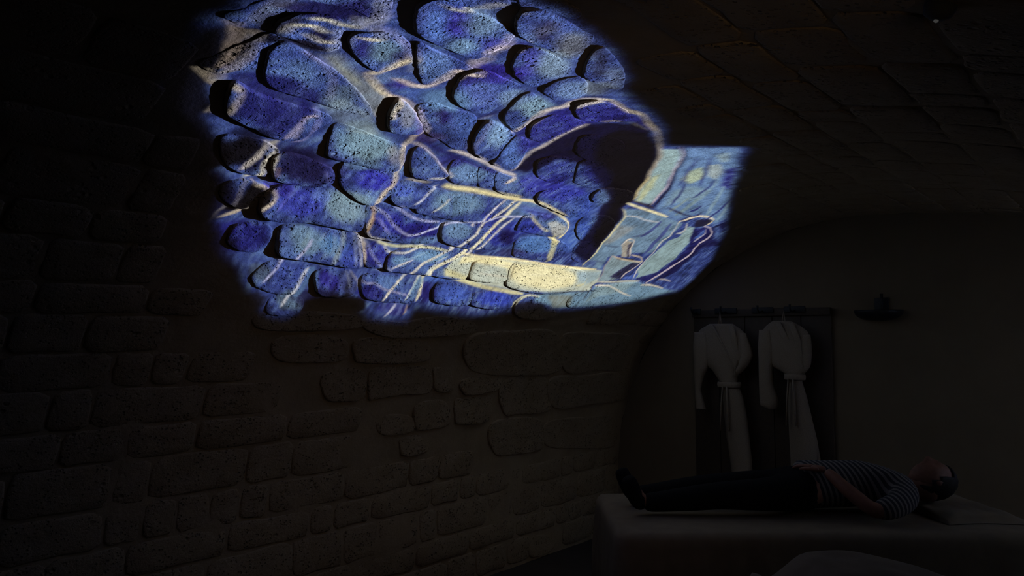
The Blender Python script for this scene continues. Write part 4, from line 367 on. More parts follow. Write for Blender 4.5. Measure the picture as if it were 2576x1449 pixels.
BLOBS = [
 (1.243,3.225,0.059,0.038,0.058,-0.093,(70,92,130),0.7),
 (1.287,3.059,0.067,0.034,0.037,-0.063,(22,20,95),0.7),
 (1.445,3.168,0.057,0.032,0.054,-0.077,(90,108,120),0.7),
 (1.36,3.223,0.037,0.023,0.044,-0.064,(45,60,110),0.6),
 (1.36,3.504,0.042,0.039,0.06,-0.075,(80,102,112),0.8),
 (1.292,3.479,0.021,0.019,0.047,-0.063,(38,34,110),0.8),
 (1.439,3.5,0.026,0.024,0.037,-0.044,(40,36,80),0.6),
 (1.16,3.702,0.026,0.032,0.037,-0.047,(60,72,110),0.6),
 (1.211,3.767,0.025,0.032,0.064,-0.074,(60,72,130),0.7),
 (1.318,3.74,0.017,0.021,0.072,-0.079,(85,118,185),0.8),
 (1.349,3.801,0.022,0.03,0.065,-0.067,(42,34,130),0.9),
 (1.41,3.861,0.034,0.048,0.08,-0.076,(90,112,130),0.8),
 (1.482,3.697,0.033,0.04,0.043,-0.043,(100,130,150),0.8),
 (1.367,3.984,0.032,0.052,0.057,-0.051,(40,42,80),0.6),
 (1.547,3.778,0.028,0.037,0.046,-0.042,(50,42,130),0.7),
 (1.551,3.522,0.044,0.043,0.085,-0.091,(75,100,150),0.8),
 (1.741,3.619,0.059,0.068,0.067,-0.061,(38,28,125),0.9),
 (1.69,3.779,0.022,0.029,0.105,-0.088,(60,58,140),0.7),
 (1.782,3.815,0.036,0.05,0.114,-0.089,(115,135,145),0.8),
 (1.672,3.958,0.03,0.048,0.092,-0.068,(92,92,90),0.8),
 (1.527,3.958,0.029,0.046,0.079,-0.065,(34,28,62),0.7),
 (1.822,3.452,0.064,0.053,0.09,-0.087,(78,95,160),0.8),
 (1.947,3.509,0.042,0.038,0.074,-0.064,(110,135,160),0.8),
 (1.671,3.525,0.019,0.018,0.047,-0.047,(40,30,120),0.6),
 (1.562,3.356,0.031,0.023,0.029,-0.034,(45,30,130),0.7),
 (1.667,3.337,0.056,0.039,0.042,-0.047,(60,85,150),0.7),
 (1.78,3.336,0.07,0.048,0.069,-0.073,(90,125,160),0.8),
 (1.848,3.243,0.028,0.017,0.051,-0.055,(30,22,90),0.9),
 (1.989,3.227,0.055,0.031,0.089,-0.09,(60,85,150),0.7),
 (2.026,3.713,0.042,0.053,0.086,-0.063,(105,130,165),0.8),
 (2.09,3.501,0.044,0.04,0.098,-0.08,(120,150,160),0.85),
 (2.058,3.79,0.027,0.038,0.089,-0.061,(110,115,105),0.6),
 (2.151,3.234,0.058,0.033,0.101,-0.094,(110,140,170),0.85),
 (2.371,3.136,0.06,0.028,0.11,-0.099,(80,110,175),0.8),
 (2.27,3.456,0.075,0.06,0.109,-0.084,(55,65,140),0.6),
 (1.837,3.927,0.019,0.031,0.121,-0.084,(38,38,62),0.7),
 (2,3.892,0.021,0.032,0.121,-0.08,(80,85,90),0.6),
 (1.708,3.183,0.038,0.021,0.079,-0.095,(140,140,140),0.7),
 (1.8,3.164,0.02,0.011,0.085,-0.098,(110,90,150),0.6),
 (1.729,2.941,0.131,0.052,0.07,-0.095,(110,138,148),0.9),
 (1.89,2.91,0.032,0.012,0.058,-0.075,(150,145,140),0.6),
 (1.612,2.926,0.028,0.011,0.063,-0.092,(90,120,150),0.7),
 (1.661,3.034,0.067,0.031,0.035,-0.047,(95,118,130),0.7),
 (1.916,2.737,0.103,0.03,0.053,-0.075,(38,36,150),0.85),
 (1.782,2.813,0.095,0.031,0.02,-0.029,(90,118,150),0.7),
 (1.904,2.604,0.09,0.021,0.026,-0.039,(100,125,145),0.8),
 (1.966,2.811,0.034,0.011,0.058,-0.076,(70,85,120),0.5),
 (2.07,2.925,0.068,0.025,0.067,-0.078,(62,82,140),0.8),
 (1.928,3.088,0.059,0.028,0.031,-0.035,(60,45,90),0.7),
 (2.31,2.922,0.094,0.033,0.066,-0.069,(100,130,165),0.85),
 (2.162,2.975,0.052,0.02,0.035,-0.037,(40,38,120),0.6),
 (2.544,2.925,0.082,0.028,0.076,-0.073,(85,110,165),0.7),
 (1.568,2.747,0.132,0.041,0.068,-0.114,(20,16,60),0.85),
 (1.365,2.76,0.066,0.022,0.068,-0.129,(14,12,36),0.7),
 (1.718,2.738,0.047,0.014,0.046,-0.071,(50,55,130),0.5),
 (1.882,2.543,0.108,0.023,0.061,-0.098,(115,140,150),0.9),
 (1.662,2.522,0.115,0.025,0.045,-0.081,(45,50,150),0.8),
 (1.741,2.579,0.05,0.012,0.02,-0.033,(80,100,160),0.7),
 (1.555,2.587,0.061,0.015,0.024,-0.045,(38,32,130),0.8),
 (1.561,2.293,0.099,0.015,0.04,-0.089,(26,24,110),0.8),
 (1.483,2.235,0.048,0.006,0.027,-0.065,(14,12,40),0.7),
 (1.817,2.305,0.093,0.013,0.05,-0.095,(100,128,150),0.85),
 (1.971,2.288,0.08,0.011,0.041,-0.074,(85,125,165),0.8),
 (2.088,2.236,0.064,0.007,0.043,-0.075,(45,60,160),0.6),
 (1.718,2.291,0.036,0.005,0.034,-0.07,(70,90,140),0.6),
 (1.724,2.218,0.072,0.009,0.022,-0.046,(70,95,150),0.7),
 (1.846,2.084,0.098,0.008,0.038,-0.083,(48,62,130),0.8),
 (1.951,1.944,0.084,0.004,0.026,-0.06,(80,100,115),0.8),
 (1.722,2.097,0.055,0.005,0.025,-0.057,(50,58,75),0.8),
 (1.751,1.935,0.057,0.003,0.018,-0.046,(24,24,40),0.7),
 (2.063,2.076,0.065,0.005,0.031,-0.062,(34,28,120),0.9),
 (2.186,2.059,0.057,0.004,0.04,-0.076,(60,65,110),0.6),
 (2.079,1.95,0.11,0.005,0.034,-0.074,(20,18,60),0.8),
 (2.227,1.931,0.141,0.006,0.031,-0.063,(14,11,16),0.9),
 (2.347,1.936,0.049,0.002,0.027,-0.052,(12,10,16),0.9),
 (2.151,2.497,0.082,0.015,0.054,-0.078,(34,32,140),0.85),
 (2.349,2.458,0.135,0.023,0.04,-0.054,(30,26,125),0.85),
 (2.255,2.269,0.068,0.008,0.049,-0.078,(36,34,140),0.8),
 (2.121,2.405,0.041,0.007,0.017,-0.026,(50,55,120),0.6),
 (2.436,2.7,0.173,0.043,0.074,-0.084,(95,125,150),0.85),
 (2.088,2.709,0.075,0.02,0.04,-0.052,(60,80,170),0.7),
 (2.215,2.694,0.06,0.015,0.03,-0.037,(45,60,140),0.6),
 (2.606,2.502,0.098,0.017,0.06,-0.071,(100,130,160),0.85),
 (2.468,2.401,0.119,0.018,0.025,-0.033,(85,115,150),0.7),
 (2.768,2.583,0.077,0.015,0.069,-0.074,(40,48,150),0.7),
 (2.932,2.507,0.138,0.023,0.071,-0.076,(38,44,150),0.8),
 (2.974,2.514,0.062,0.01,0.065,-0.068,(18,12,70),0.8),
 (3.049,2.619,0.14,0.027,0.059,-0.057,(45,55,160),0.8),
 (3.257,2.486,0.172,0.026,0.083,-0.081,(75,115,175),0.9),
 (3.462,2.639,0.16,0.03,0.244,-0.204,(60,90,165),0.85),
 (2.983,2.943,0.144,0.046,0.099,-0.08,(45,50,160),0.8),
 (2.77,2.96,0.132,0.045,0.107,-0.092,(45,45,150),0.8),
 (3.233,2.885,0.134,0.038,0.108,-0.083,(58,80,150),0.8),
 (3.304,2.998,0.078,0.026,0.121,-0.085,(90,115,150),0.8),
 (3.559,2.722,0.08,0.017,0.135,-0.105,(75,100,150),0.7),
 (3.135,2.396,0.122,0.016,0.029,-0.031,(50,45,90),0.6),
 (2.396,2.243,0.072,0.008,0.026,-0.04,(85,120,155),0.8),
 (2.575,2.293,0.153,0.018,0.04,-0.056,(110,150,180),0.8),
 (2.582,2.204,0.156,0.015,0.023,-0.033,(70,100,160),0.6),
 (2.791,2.193,0.112,0.01,0.029,-0.04,(110,130,150),0.7),
 (2.44,2.091,0.1,0.007,0.032,-0.054,(85,115,165),0.7),
 (2.354,2.017,0.073,0.004,0.029,-0.052,(26,22,110),0.8),
 (2.711,2.052,0.07,0.004,0.054,-0.084,(32,28,110),0.9),
 (2.933,2.036,0.136,0.008,0.05,-0.073,(58,82,165),0.9),
 (3.276,2.023,0.171,0.009,0.047,-0.062,(45,62,165),0.95),
 (2.738,2.143,0.139,0.011,0.016,-0.023,(60,90,170),0.8),
 (3.163,1.939,0.199,0.007,0.025,-0.036,(45,50,100),0.6),
 (2.567,1.917,0.108,0.004,0.027,-0.049,(34,30,110),0.8),
 (3.666,1.957,0.156,0.006,0.052,-0.066,(24,22,40),0.9),
 (3.401,2.753,0.06,0.014,0.257,-0.204,(40,60,150),0.5),
 (2.712,3.11,0.079,0.034,0.114,-0.091,(35,38,125),0.7),
 (2.959,3.166,0.083,0.038,0.114,-0.081,(26,26,105),0.8),
 (2.681,3.404,0.06,0.043,0.091,-0.062,(38,30,150),0.7),
 (2.541,3.289,0.065,0.038,0.097,-0.074,(24,20,60),0.7),
 (2.294,3.535,0.068,0.064,0.078,-0.057,(50,48,170),0.7),
 (2.359,3.675,0.047,0.058,0.088,-0.057,(24,20,80),0.9),
 (3.117,3.297,0.078,0.043,0.324,-0.202,(12,8,20),0.9),
 (2.594,3.657,0.041,0.049,0.102,-0.061,(14,10,16),0.9),
]
LIT = [(0.914,3.674),(0.932,3.591),(0.949,3.507),(0.955,3.417),(0.929,3.382),(0.952,3.273),(0.954,3.201),(0.953,3.13),(0.992,2.991),(1.073,2.868),(1.177,2.815),(1.223,2.738),(1.271,2.659),(1.375,2.567),(1.399,2.43),(1.44,2.321),(1.521,2.194),(1.626,2.112),(1.733,1.98),(1.833,1.868),(1.933,1.835),(2.036,1.899),(2.051,1.961),(2.177,1.961),(2.309,1.961),(2.457,1.847),(2.588,1.84),(2.726,1.833),(2.719,1.937),(2.918,1.915),(3.07,1.902),(3.231,1.889),(3.373,1.915),(3.521,1.942),(3.663,1.96),(3.811,1.98),(4.043,1.964),(4.222,1.987),(4.41,2.013),(4.607,2.039),(4.803,2.085),(5.007,2.134),(5.342,2.237),(5.33,2.412),(5.275,2.596),(5.044,2.787),(4.788,2.976),(4.468,3.151),(4.14,3.323),(3.568,3.622),(3.139,3.863),(3.096,3.797),(3.049,3.732),(3.0,3.67),(2.947,3.61),(2.882,3.582),(2.674,3.707),(2.442,3.782),(2.283,3.809),(2.123,3.844),(2.028,3.935),(1.811,4.023),(1.661,4.063),(1.531,4.076),(1.425,4.08),(1.385,4.061),(1.345,4.043),(1.235,4.125),(1.215,4.092),(1.195,4.058),(1.174,4.025),(1.152,3.992),(1.13,3.959),(1.108,3.926),(1.085,3.893),(1.061,3.861),(1.038,3.829),(1.013,3.797),(0.989,3.766),(0.964,3.735),(0.939,3.704)]
ROBE_A = {'body':[(1.752,2.599,2.414),(1.706,2.687,2.342),(1.659,2.712,2.3),(1.582,2.71,2.277),(1.504,2.697,2.279),(1.443,2.648,2.317),(1.399,2.583,2.368),(1.339,2.541,2.385),(1.295,2.516,2.389),(1.265,2.504,2.37),(1.19,2.499,2.341),(1.04,2.489,2.313),(0.892,2.473,2.298),(0.746,2.451,2.286),(0.614,2.438,2.28),(0.482,2.431,2.277)],'sl':[(1.688,2.721,2.62),(1.581,2.73,2.589),(1.488,2.728,2.591),(1.41,2.726,2.612),(1.348,2.727,2.647),(1.24,2.723,2.672),(1.178,2.72,2.656),(1.098,2.715,2.635)],'sr':[(1.68,2.362,2.306),(1.584,2.351,2.271),(1.51,2.347,2.254),(1.45,2.367,2.28),(1.398,2.405,2.33),(1.358,2.422,2.381)],'lap':[[(2.554,1.741),(2.5,1.644),(2.433,1.524),(2.384,1.421),(2.38,1.347)],[(2.403,1.734),(2.386,1.644),(2.376,1.525),(2.372,1.422)]],'belt':(1.316,1.264,2.526,2.373),'hook':(2.518,1.84,1.742)}
ROBE_B = {'body':[(1.767,2.107,1.976),(1.732,2.158,1.906),(1.688,2.189,1.854),(1.615,2.185,1.834),(1.527,2.169,1.836),(1.455,2.135,1.84),(1.427,2.094,1.849),(1.387,2.014,1.889),(1.353,2.001,1.907),(1.216,2.001,1.872),(1.075,1.999,1.845),(0.934,1.997,1.816),(0.793,1.995,1.798),(0.709,1.994,1.786),(0.542,1.992,1.772)],'sl':[(1.703,2.201,2.111),(1.585,2.21,2.091),(1.497,2.209,2.093),(1.41,2.208,2.112),(1.293,2.207,2.103),(1.205,2.206,2.07),(1.153,2.202,2.072),(1.133,2.16,2.084)],'sr':[(1.667,1.899,1.832),(1.56,1.885,1.824),(1.461,1.888,1.832),(1.418,1.9,1.855)],'lap':[[(2.046,1.753),(2.0,1.644),(1.946,1.532),(1.9,1.434),(1.893,1.393)],[(1.954,1.752),(1.917,1.644),(1.904,1.532),(1.895,1.434)]],'belt':(1.387,1.344,2.011,1.895),'hook':(2.026,1.835,1.754)}
LED_XS = (1.642, 4.919)

# ---------------------------------------------------------------- helpers
def new_obj(name, mesh, mat=None, parent=None, smooth=True, loc=None):
    o = bpy.data.objects.new(name, mesh); COL.objects.link(o)
    if mat is not None and not mesh.materials: mesh.materials.append(mat)
    if smooth: mesh.shade_smooth()
    if parent is not None: o.parent = parent
    if loc is not None: o.location = loc
    return o
def mesh_from(verts, faces, name):
    m = bpy.data.meshes.new(name); m.from_pydata([tuple(v) for v in verts], [], faces); m.update(); return m
def tag(o, label=None, cat=None, group=None, kind=None):
    if label: o['label'] = label
    if cat: o['category'] = cat
    if group: o['group'] = group
    if kind: o['kind'] = kind
    return o
def empty(name, loc, label=None, cat=None, group=None, kind=None):
    o = bpy.data.objects.new(name, None); COL.objects.link(o); o.location = loc
    return tag(o, label, cat, group, kind)

class NT:
    def __init__(s, name):
        s.m = bpy.data.materials.new(name); s.m.use_nodes = True; s.t = s.m.node_tree
        s.b = s.t.nodes['Principled BSDF']
    def n(s, typ, **kw):
        nd = s.t.nodes.new(typ)
        for k, v in kw.items():
            if k in nd.inputs: nd.inputs[k].default_value = v
            else: setattr(nd, k, v)
        return nd
    def l(s, a, b): s.t.links.new(a, b)
def ramp(nt, src, stops):
    r = nt.n('ShaderNodeValToRGB'); e = r.color_ramp.elements
    e[0].position = stops[0][0]; e[0].color = (*stops[0][1], 1)
    e[1].position = stops[-1][0]; e[1].color = (*stops[-1][1], 1)
    for p, c in stops[1:-1]:
        k = e.new(p); k.color = (*c, 1)
    nt.l(src, r.inputs[0]); return r.outputs[0]
def rough_mat(name, cols, cscale, bumps, rough=0.9, pits=None):
    """cols: ramp stops; bumps: list of (noise scale, detail, strength, distance)"""
    nt = NT(name); g = nt.n('ShaderNodeNewGeometry')
    nz = nt.n('ShaderNodeTexNoise', Scale=cscale, Detail=5.0, Roughness=0.6); nt.l(g.outputs['Position'], nz.inputs['Vector'])
    nt.l(ramp(nt, nz.outputs['Fac'], cols), nt.b.inputs['Base Color'])
    nt.b.inputs['Roughness'].default_value = rough
    nt.b.inputs['Specular IOR Level'].default_value = 0.2
    prev = None
    for sc, det, st, dist in bumps:
        q = nt.n('ShaderNodeTexNoise', Scale=sc, Detail=det, Roughness=0.65); nt.l(g.outputs['Position'], q.inputs['Vector'])
        b = nt.n('ShaderNodeBump', Strength=st, Distance=dist); nt.l(q.outputs['Fac'], b.inputs['Height'])
        if prev: nt.l(prev, b.inputs['Normal'])
        prev = b.outputs['Normal']
    for sc, st, dist, lo in pits or ():
        v = nt.n('ShaderNodeTexVoronoi', Scale=sc, Randomness=1.0); nt.l(g.outputs['Position'], v.inputs['Vector'])
        q = nt.n('ShaderNodeTexNoise', Scale=sc*.25, Detail=2.0); nt.l(g.outputs['Position'], q.inputs['Vector'])
        r1 = ramp(nt, v.outputs['Distance'], [(0.12, (0, 0, 0)), (0.34, (1, 1, 1))])
        r2 = ramp(nt, q.outputs['Fac'], [(lo, (1, 1, 1)), (lo+.1, (0, 0, 0))])
        mx = nt.n('ShaderNodeMath', operation='MAXIMUM'); nt.l(r1, mx.inputs[0]); nt.l(r2, mx.inputs[1])
        b = nt.n('ShaderNodeBump', Strength=st, Distance=dist); nt.l(mx.outputs[0], b.inputs['Height'])
        nt.l(prev, b.inputs['Normal']); prev = b.outputs['Normal']
    if prev: nt.l(prev, nt.b.inputs['Normal'])
    return nt.m

ALB = (0.33, 0.245, 0.145)
M_STONE = rough_mat('limestone', [(.3, (.29, .21, .118)), (.5, (.33, .245, .145)), (.7, (.37, .28, .172))], 6,
                    [(22, 3, 0.6, .008), (75, 4, 0.9, .007), (210, 2, 0.7, .002)], pits=[(62, 1.0, .014, .48), (27, .8, .016, .58)])
M_MORTAR = rough_mat('lime_mortar', [(.3, (.295, .215, .123)), (.7, (.37, .277, .167))], 5,
                     [(12, 3, 0.5, .012), (60, 4, 0.7, .0035), (190, 2, 0.4, .0014)])
M_PLASTER = rough_mat('smooth_plaster', [(.3, (.18, .135, .088)), (.7, (.21, .16, .105))], 2.5, [(7, 4, 0.3, .006)])
M_FLOOR = rough_mat('dark_floor', [(.3, (.05, .04, .035)), (.7, (.08, .065, .055))], 3, [(30, 3, .3, .004)], rough=.6)

# ---------------------------------------------------------------- lining: mortar shell of wall and vault
def steps(a, b, fine_a, fine_b, fine, coarse):
    v = []; x = a
    while x < b - 1e-6:
        v.append(x); x += fine if fine_a <= x < fine_b else coarse
    if b - v[-1] < fine*.4: v.pop()
    v.append(b); return v
def shell(name, sa, sb):
    xs = steps(XF, XB, 0.4, 5.2, .018, .09); ss = steps(sa, sb, 1.7, 4.2, .018, .06)
    V = []; F = []
    for s in ss:
        y, z = np.interp(s, PS, PP[:, 0]), np.interp(s, PS, PP[:, 1])
        ny, nz = np.interp(s, PS, PN[:, 0]), np.interp(s, PS, PN[:, 1])
        for x in xs:
            k = .45 if s > 3.0 else 1.0 if s < 2.5 else 1-.55*(s-2.5)/.5
            h = .011*k*noise.noise((x*3.1, s*4.3, 1.7)) + .006*k*noise.noise((x*9, s*13, 5.2)) + .0025*k*noise.noise((x*26, s*30, 9.1))
            V.append((x, y + ny*h, z + nz*h))
    n = len(xs)
    for j in range(len(ss)-1):
        for i in range(n-1):
            a = j*n+i; F.append((a, a+n, a+n+1, a+1))
    return new_obj(name, mesh_from(V, F, name), M_MORTAR)
S_SPLIT = 2.07
S_NEAR = S_END - 1.1
wall_left = tag(shell('wall_left', 0.0, S_SPLIT), kind='structure')
ceiling = tag(shell('ceiling', S_SPLIT, S_NEAR), kind='structure')
wall_right = tag(shell('wall_right', S_NEAR, S_END), kind='structure')

def end_wall(name, x):
    idx = list(range(0, len(PP), 8)) + [len(PP)-1]
    ring = [(PP[i, 0], PP[i, 1]) for i in idx]
    V = [(x, y, z) for y, z in ring]; m = len(ring)
    for k, f in enumerate((.8, .6, .4, .2)):
        for y, z in ring:
            V.append((x + .006*noise.noise((y*2, z*2, k)), YC + (y-YC)*f, .9 + (z-.9)*f))
    V.append((x, YC, .9)); F = []
    for k in range(4):
        for i in range(m-1): F.append((k*m+i, k*m+i+1, (k+1)*m+i+1, (k+1)*m+i))
        F.append((k*m+m-1, k*m, (k+1)*m, (k+1)*m+m-1))
    c = len(V)-1
    for i in range(m): F.append((4*m+i, 4*m+(i+1) % m, c))
    return tag(new_obj(name, mesh_from(V, F, name), M_PLASTER), kind='structure')
end_wall('wall_back', XB); end_wall('wall_front', XF)
fl = mesh_from([(XF, YC-AW, 0), (XB, YC-AW, 0), (XB, YC+RV, 0), (XF, YC+RV, 0)], [(0, 1, 2, 3)], 'floor')
tag(new_obj('floor', fl, M_FLOOR, smooth=False), kind='structure')

# ---------------------------------------------------------------- stones of the lining, each its own piece
def resample(poly, M):
    P = [np.array(p) for p in poly]; n = len(P); q = []
    for i in range(n):
        p0, p1, p2, p3 = P[i-1], P[i], P[(i+1) % n], P[(i+2) % n]
        for k in range(8):
            t = k/8
            q.append(.5*((2*p1)+(p2-p0)*t+(2*p0-5*p1+4*p2-p3)*t*t+(3*p1-p0-3*p2+p3)*t**3))
    q.append(q[0]); q = np.array(q)
    d = np.concatenate([[0], np.cumsum(np.hypot(*np.diff(q, axis=0).T))])
    u = np.linspace(0, d[-1], M, endpoint=False)
    return np.stack([np.interp(u, d, q[:, 0]), np.interp(u, d, q[:, 1])], 1)
def stone(poly, h, seed, M=64, rings=((-.006, -.014), (-.004, .5), (-.001, .85), (.006, .98), (.02, 1.0)),
          scales=(.82, .66, .5, .34, .17), rough=.003, tilt=.55):
    O = resample(poly, M); c = O.mean(axis=0)
    V = []
    cx, cy, cz = surf(c[0], c[1], 0)
    W2 = max(.02, (O[:, 0].max()-O[:, 0].min())/2); S2 = max(.02, (O[:, 1].max()-O[:, 1].min())/2)
    tx, ts_ = (.28, .68) if c[1] < 2.95 else (.55, .35)
    def hl(q):      # bedded flush on one side, standing proud on the other
        if tilt == 0: return 1.0
        return max(.05, 1 - tilt*1.25*(tx*(.5 + .5*(q[0]-c[0])/W2) + ts_*(.5+.5*(q[1]-c[1])/S2)))
    def nz(p, f): return noise.noise((p[0]*f+seed*3.7, p[1]*f, seed*1.3))
    lay = []
    for d, hh in rings:
        L = []
        for p in O:
            r = p-c; rl = np.hypot(*r)+1e-9
            e = .005*nz(p, 28) + .003*nz(p, 70)
            q = c + r*max(.2, 1-(d-e)/rl)
            H = hh*h*hl(q) if hh > 0 else hh
            L.append((q, H + (rough*nz(q, 30) if hh > .9 else 0)))
        lay.append(L)
    for f in scales:
        L = []
        for p in O:
            r = p-c; rl = np.hypot(*r)+1e-9
            q = c + r*max(.2, 1-.02/rl)*f
            L.append((q, h*hl(q) + rough*(nz(q, 12)*1.3 + nz(q, 34)*.8 + nz(q, 80)*.4)))
        lay.append(L)
    for L in lay:
        for q, H in L:
            x, y, z = surf(q[0], q[1], H); V.append((x-cx, y-cy, z-cz))
    x, y, z = surf(c[0], c[1], h*hl(c)+rough*nz(c, 12)); V.append((x-cx, y-cy, z-cz))
    F = []
    area = sum(O[i][0]*O[(i+1) % M][1]-O[(i+1) % M][0]*O[i][1] for i in range(M))
    for k in range(len(lay)-1):
        for i in range(M):
            j = (i+1) % M; f = (k*M+i, k*M+j, (k+1)*M+j, (k+1)*M+i)
            F.append(f if area < 0 else f[::-1])
    k = (len(lay)-1)*M; cc = len(V)-1
    for i in range(M):
        f = (k+i, k+(i+1) % M, cc); F.append(f if area < 0 else f[::-1])
    par = wall_left if c[1] < S_SPLIT else ceiling
    return new_obj('stone', mesh_from(V, F, 'stone'), M_STONE, par, loc=(cx, cy, cz))
rnd = random.Random(11)
boxes = []
for i, (poly, h) in enumerate(STONES):
    a = np.array(poly); boxes.append((a[:, 0].min(), a[:, 0].max(), a[:, 1].min(), a[:, 1].max()))
    stone(poly, h*(1.1 if a[:, 1].mean() < 2.75 else .7 if a[:, 1].mean() < 3.2 else .36), i*1.0, tilt=(.8 if a[:, 1].mean() < 2.9 else .97) if h > .0125 else .3, rough=.0028 if a[:, 1].mean() < 2.9 else .0013)
def inside(px, py, poly):
    r = False; n = len(poly)
    for i in range(n):
        x1, y1 = poly[i]; x2, y2 = poly[i-1]
        if (y1 > py) != (y2 > py) and px < (x2-x1)*(py-y1)/(y2-y1)+x1: r = not r
    return r
s0 = .02; row = 0; nd = 0
while s0 < 5.5:
    hgt = rnd.uniform(.15, .22) if s0 < 2.3 else rnd.uniform(.17, .24)
    x = (-.1 if s0 < 3.6 else .4) - rnd.uniform(0, .3)
    while x < XB - .06:
        w = min(rnd.choice((.16, .26, .32, .4, .48)), XB - .01 - x)
        a, b, c_, d = x+.008, x+w-.008, s0+.008, s0+hgt-.008
        ok = w > .1
        for (p, q, r_, t) in boxes:
            ox = min(b, q)-max(a, p); oy = min(d, t)-max(c_, r_)
            if ox > .015 and oy > .015: ok = False; break
        if ok:
            for (u, v) in ((a, c_), (b, c_), (a, d), (b, d), ((a+b)/2, (c_+d)/2)):
                if inside(u, v, LIT): ok = False; break
        if ok:
            j = lambda: rnd.uniform(-.006, .006)
            k = .022
            poly = [(a+j(), c_+k), (a+k, c_+j()), ((a+b)/2, c_+j()), (b-k, c_+j()), (b+j(), c_+k), (b+j(), d-k), (b-k, d+j()), ((a+b)/2, d+j()), (a+k, d+j()), (a+j(), d-k)]
            stone(poly, (rnd.uniform(.005, .011) if s0 < 2.6 else rnd.uniform(.003, .007)), 100+nd, M=18, rings=((-.003, -.01), (.0, .5), (.01, 1.0)), scales=(.5,), rough=.003, tilt=.2)
            nd += 1
        x += w
    s0 += hgt; row += 1
print('random stones', nd)

# ---------------------------------------------------------------- the projected slide: painted in numpy, cast by the projector
def build_slide():
    X0, X1, Y0, Y1, RES = .55, 5.49, 1.75, 4.25, .0014
    W, H = int((X1-X0)/RES), int((Y1-Y0)/RES)
    rs = np.random.RandomState(5)
    def vnoise(w, h, cx, cy):
        gx, gy = int(w/cx)+3, int(h/cy)+3
        g = rs.rand(gy, gx).astype(np.float32)
        fx = np.arange(w, dtype=np.float32)/cx; fy = np.arange(h, dtype=np.float32)/cy
        ix = fx.astype(int); iy = fy.astype(int); tx = fx-ix; ty = fy-iy
        tx = tx*tx*(3-2*tx); ty = (ty*ty*(3-2*ty))[:, None]
        a = g[iy][:, ix]*(1-tx)+g[iy][:, ix+1]*tx; b = g[iy+1][:, ix]*(1-tx)+g[iy+1][:, ix+1]*tx
        return (a*(1-ty)+b*ty)*2-1
    n1 = vnoise(W, H, 90, 130)*.6+vnoise(W, H, 40, 55)*.4
    n2 = vnoise(W, H, 16, 26)*.6+vnoise(W, H, 7, 11)*.4
    n3 = vnoise(W, H, 5, 34)
    img = np.zeros((H, W, 3), np.float32)
    base = np.array((44, 58, 118), np.float32); img[:] = base
    def box(m, r):
        if r < 1: return m
        k = int(r)
        for ax in (0, 1):
            for _ in range(2):
                c = np.cumsum(np.pad(m, [(k+1, k) if a == ax else (0, 0) for a in (0, 1)], mode='edge'), axis=ax)
                m = (c[2*k+1:] - c[:-2*k-1])/(2*k+1) if ax == 0 else (c[:, 2*k+1:] - c[:, :-2*k-1])/(2*k+1)
        return m
    def topx(p): return ((p[0]-X0)/RES, (p[1]-Y0)/RES)
    def mask(polys, pad, blur):
        pts = np.array([q for pl_ in polys for q in pl_])
        x0, y0 = np.floor(pts.min(axis=0)).astype(int)-pad; x1, y1 = np.ceil(pts.max(axis=0)).astype(int)+pad
        x0, y0 = max(x0, 0), max(y0, 0); x1, y1 = min(x1, W), min(y1, H)
        if x1 <= x0 or y1 <= y0: return None
        M_ = np.zeros((y1-y0, x1-x0), np.float32)
        for pl_ in polys:
            a = np.array(pl_)
            bx0, by0 = np.floor(a.min(axis=0)).astype(int)-1; bx1, by1 = np.ceil(a.max(axis=0)).astype(int)+1
            bx0, by0 = max(bx0, x0), max(by0, y0); bx1, by1 = min(bx1, x1), min(by1, y1)
            if bx1 <= bx0 or by1 <= by0: continue
            yy, xx = np.mgrid[by0:by1, bx0:bx1]
            r = np.zeros(xx.shape, bool); n = len(pl_)
            for i in range(n):
                ax_, ay_ = pl_[i]; bx_, by_ = pl_[i-1]
                if ay_ == by_: continue
                r ^= ((ay_ > yy) != (by_ > yy)) & (xx < (bx_-ax_)*(yy-ay_)/(by_-ay_)+ax_)
            s_ = M_[by0-y0:by1-y0, bx0-x0:bx1-x0]; np.maximum(s_, r, out=s_)
        return x0, y0, x1, y1, box(M_, blur)
    def mix(r, col, op, wob=0.0):
        x0, y0, x1, y1, m = r
        m = (m*op)[..., None]
        c = np.array(col, np.float32)[None, None, :]
        s_ = img[y0:y1, x0:x1]; s_ *= 1-m; s_ += c*m
    for cx, cy, a, b, c, d, col, op in BLOBS:
        px, py = topx((cx, cy)); a, b, c, d = a/RES, b/RES, c/RES, d/RES
        ex = int(1.8*math.hypot(a, c))+2; ey = int(1.8*math.hypot(b, d))+2
        x0, x1 = max(0, int(px)-ex), min(W, int(px)+ex); y0, y1 = max(0, int(py)-ey), min(H, int(py)+ey)
        if x1 <= x0 or y1 <= y0: continue
        yy, xx = np.mgrid[y0:y1, x0:x1].astype(np.float32); xx -= px; yy -= py
        det = a*d-b*c
        u = (xx*d-yy*c)/det; v = (-xx*b+yy*a)/det
        r2 = (u*u+v*v)*(1+.5*n1[y0:y1, x0:x1]+.3*n2[y0:y1, x0:x1])
        m = np.clip(1.35-r2, 0, 1); m = m*m*(3-2*m)
        mix((x0, y0, x1, y1, m), col, op)
    for poly, col, op, soft in FILLS:
        k = max(1, soft/RES*.5)
        r = mask([[topx(p) for p in poly]], int(3*k)+3, k)
        if r: mix(r, col, op)
    # brushy texture of the painted image: hue between deep blue and pale cyan-grey
    t = (n1*.35+n2*.5+n3*.42)[..., None]
    lum = img.mean(axis=2, keepdims=True)/255
    gate = np.clip(lum*6-.7, 0, 1)*np.clip(1.5-lum*1.9, 0, 1)
    tp = np.clip(t, 0, 1)*gate*.85
    img += (np.array((128, 158, 176), np.float32)-img)*tp
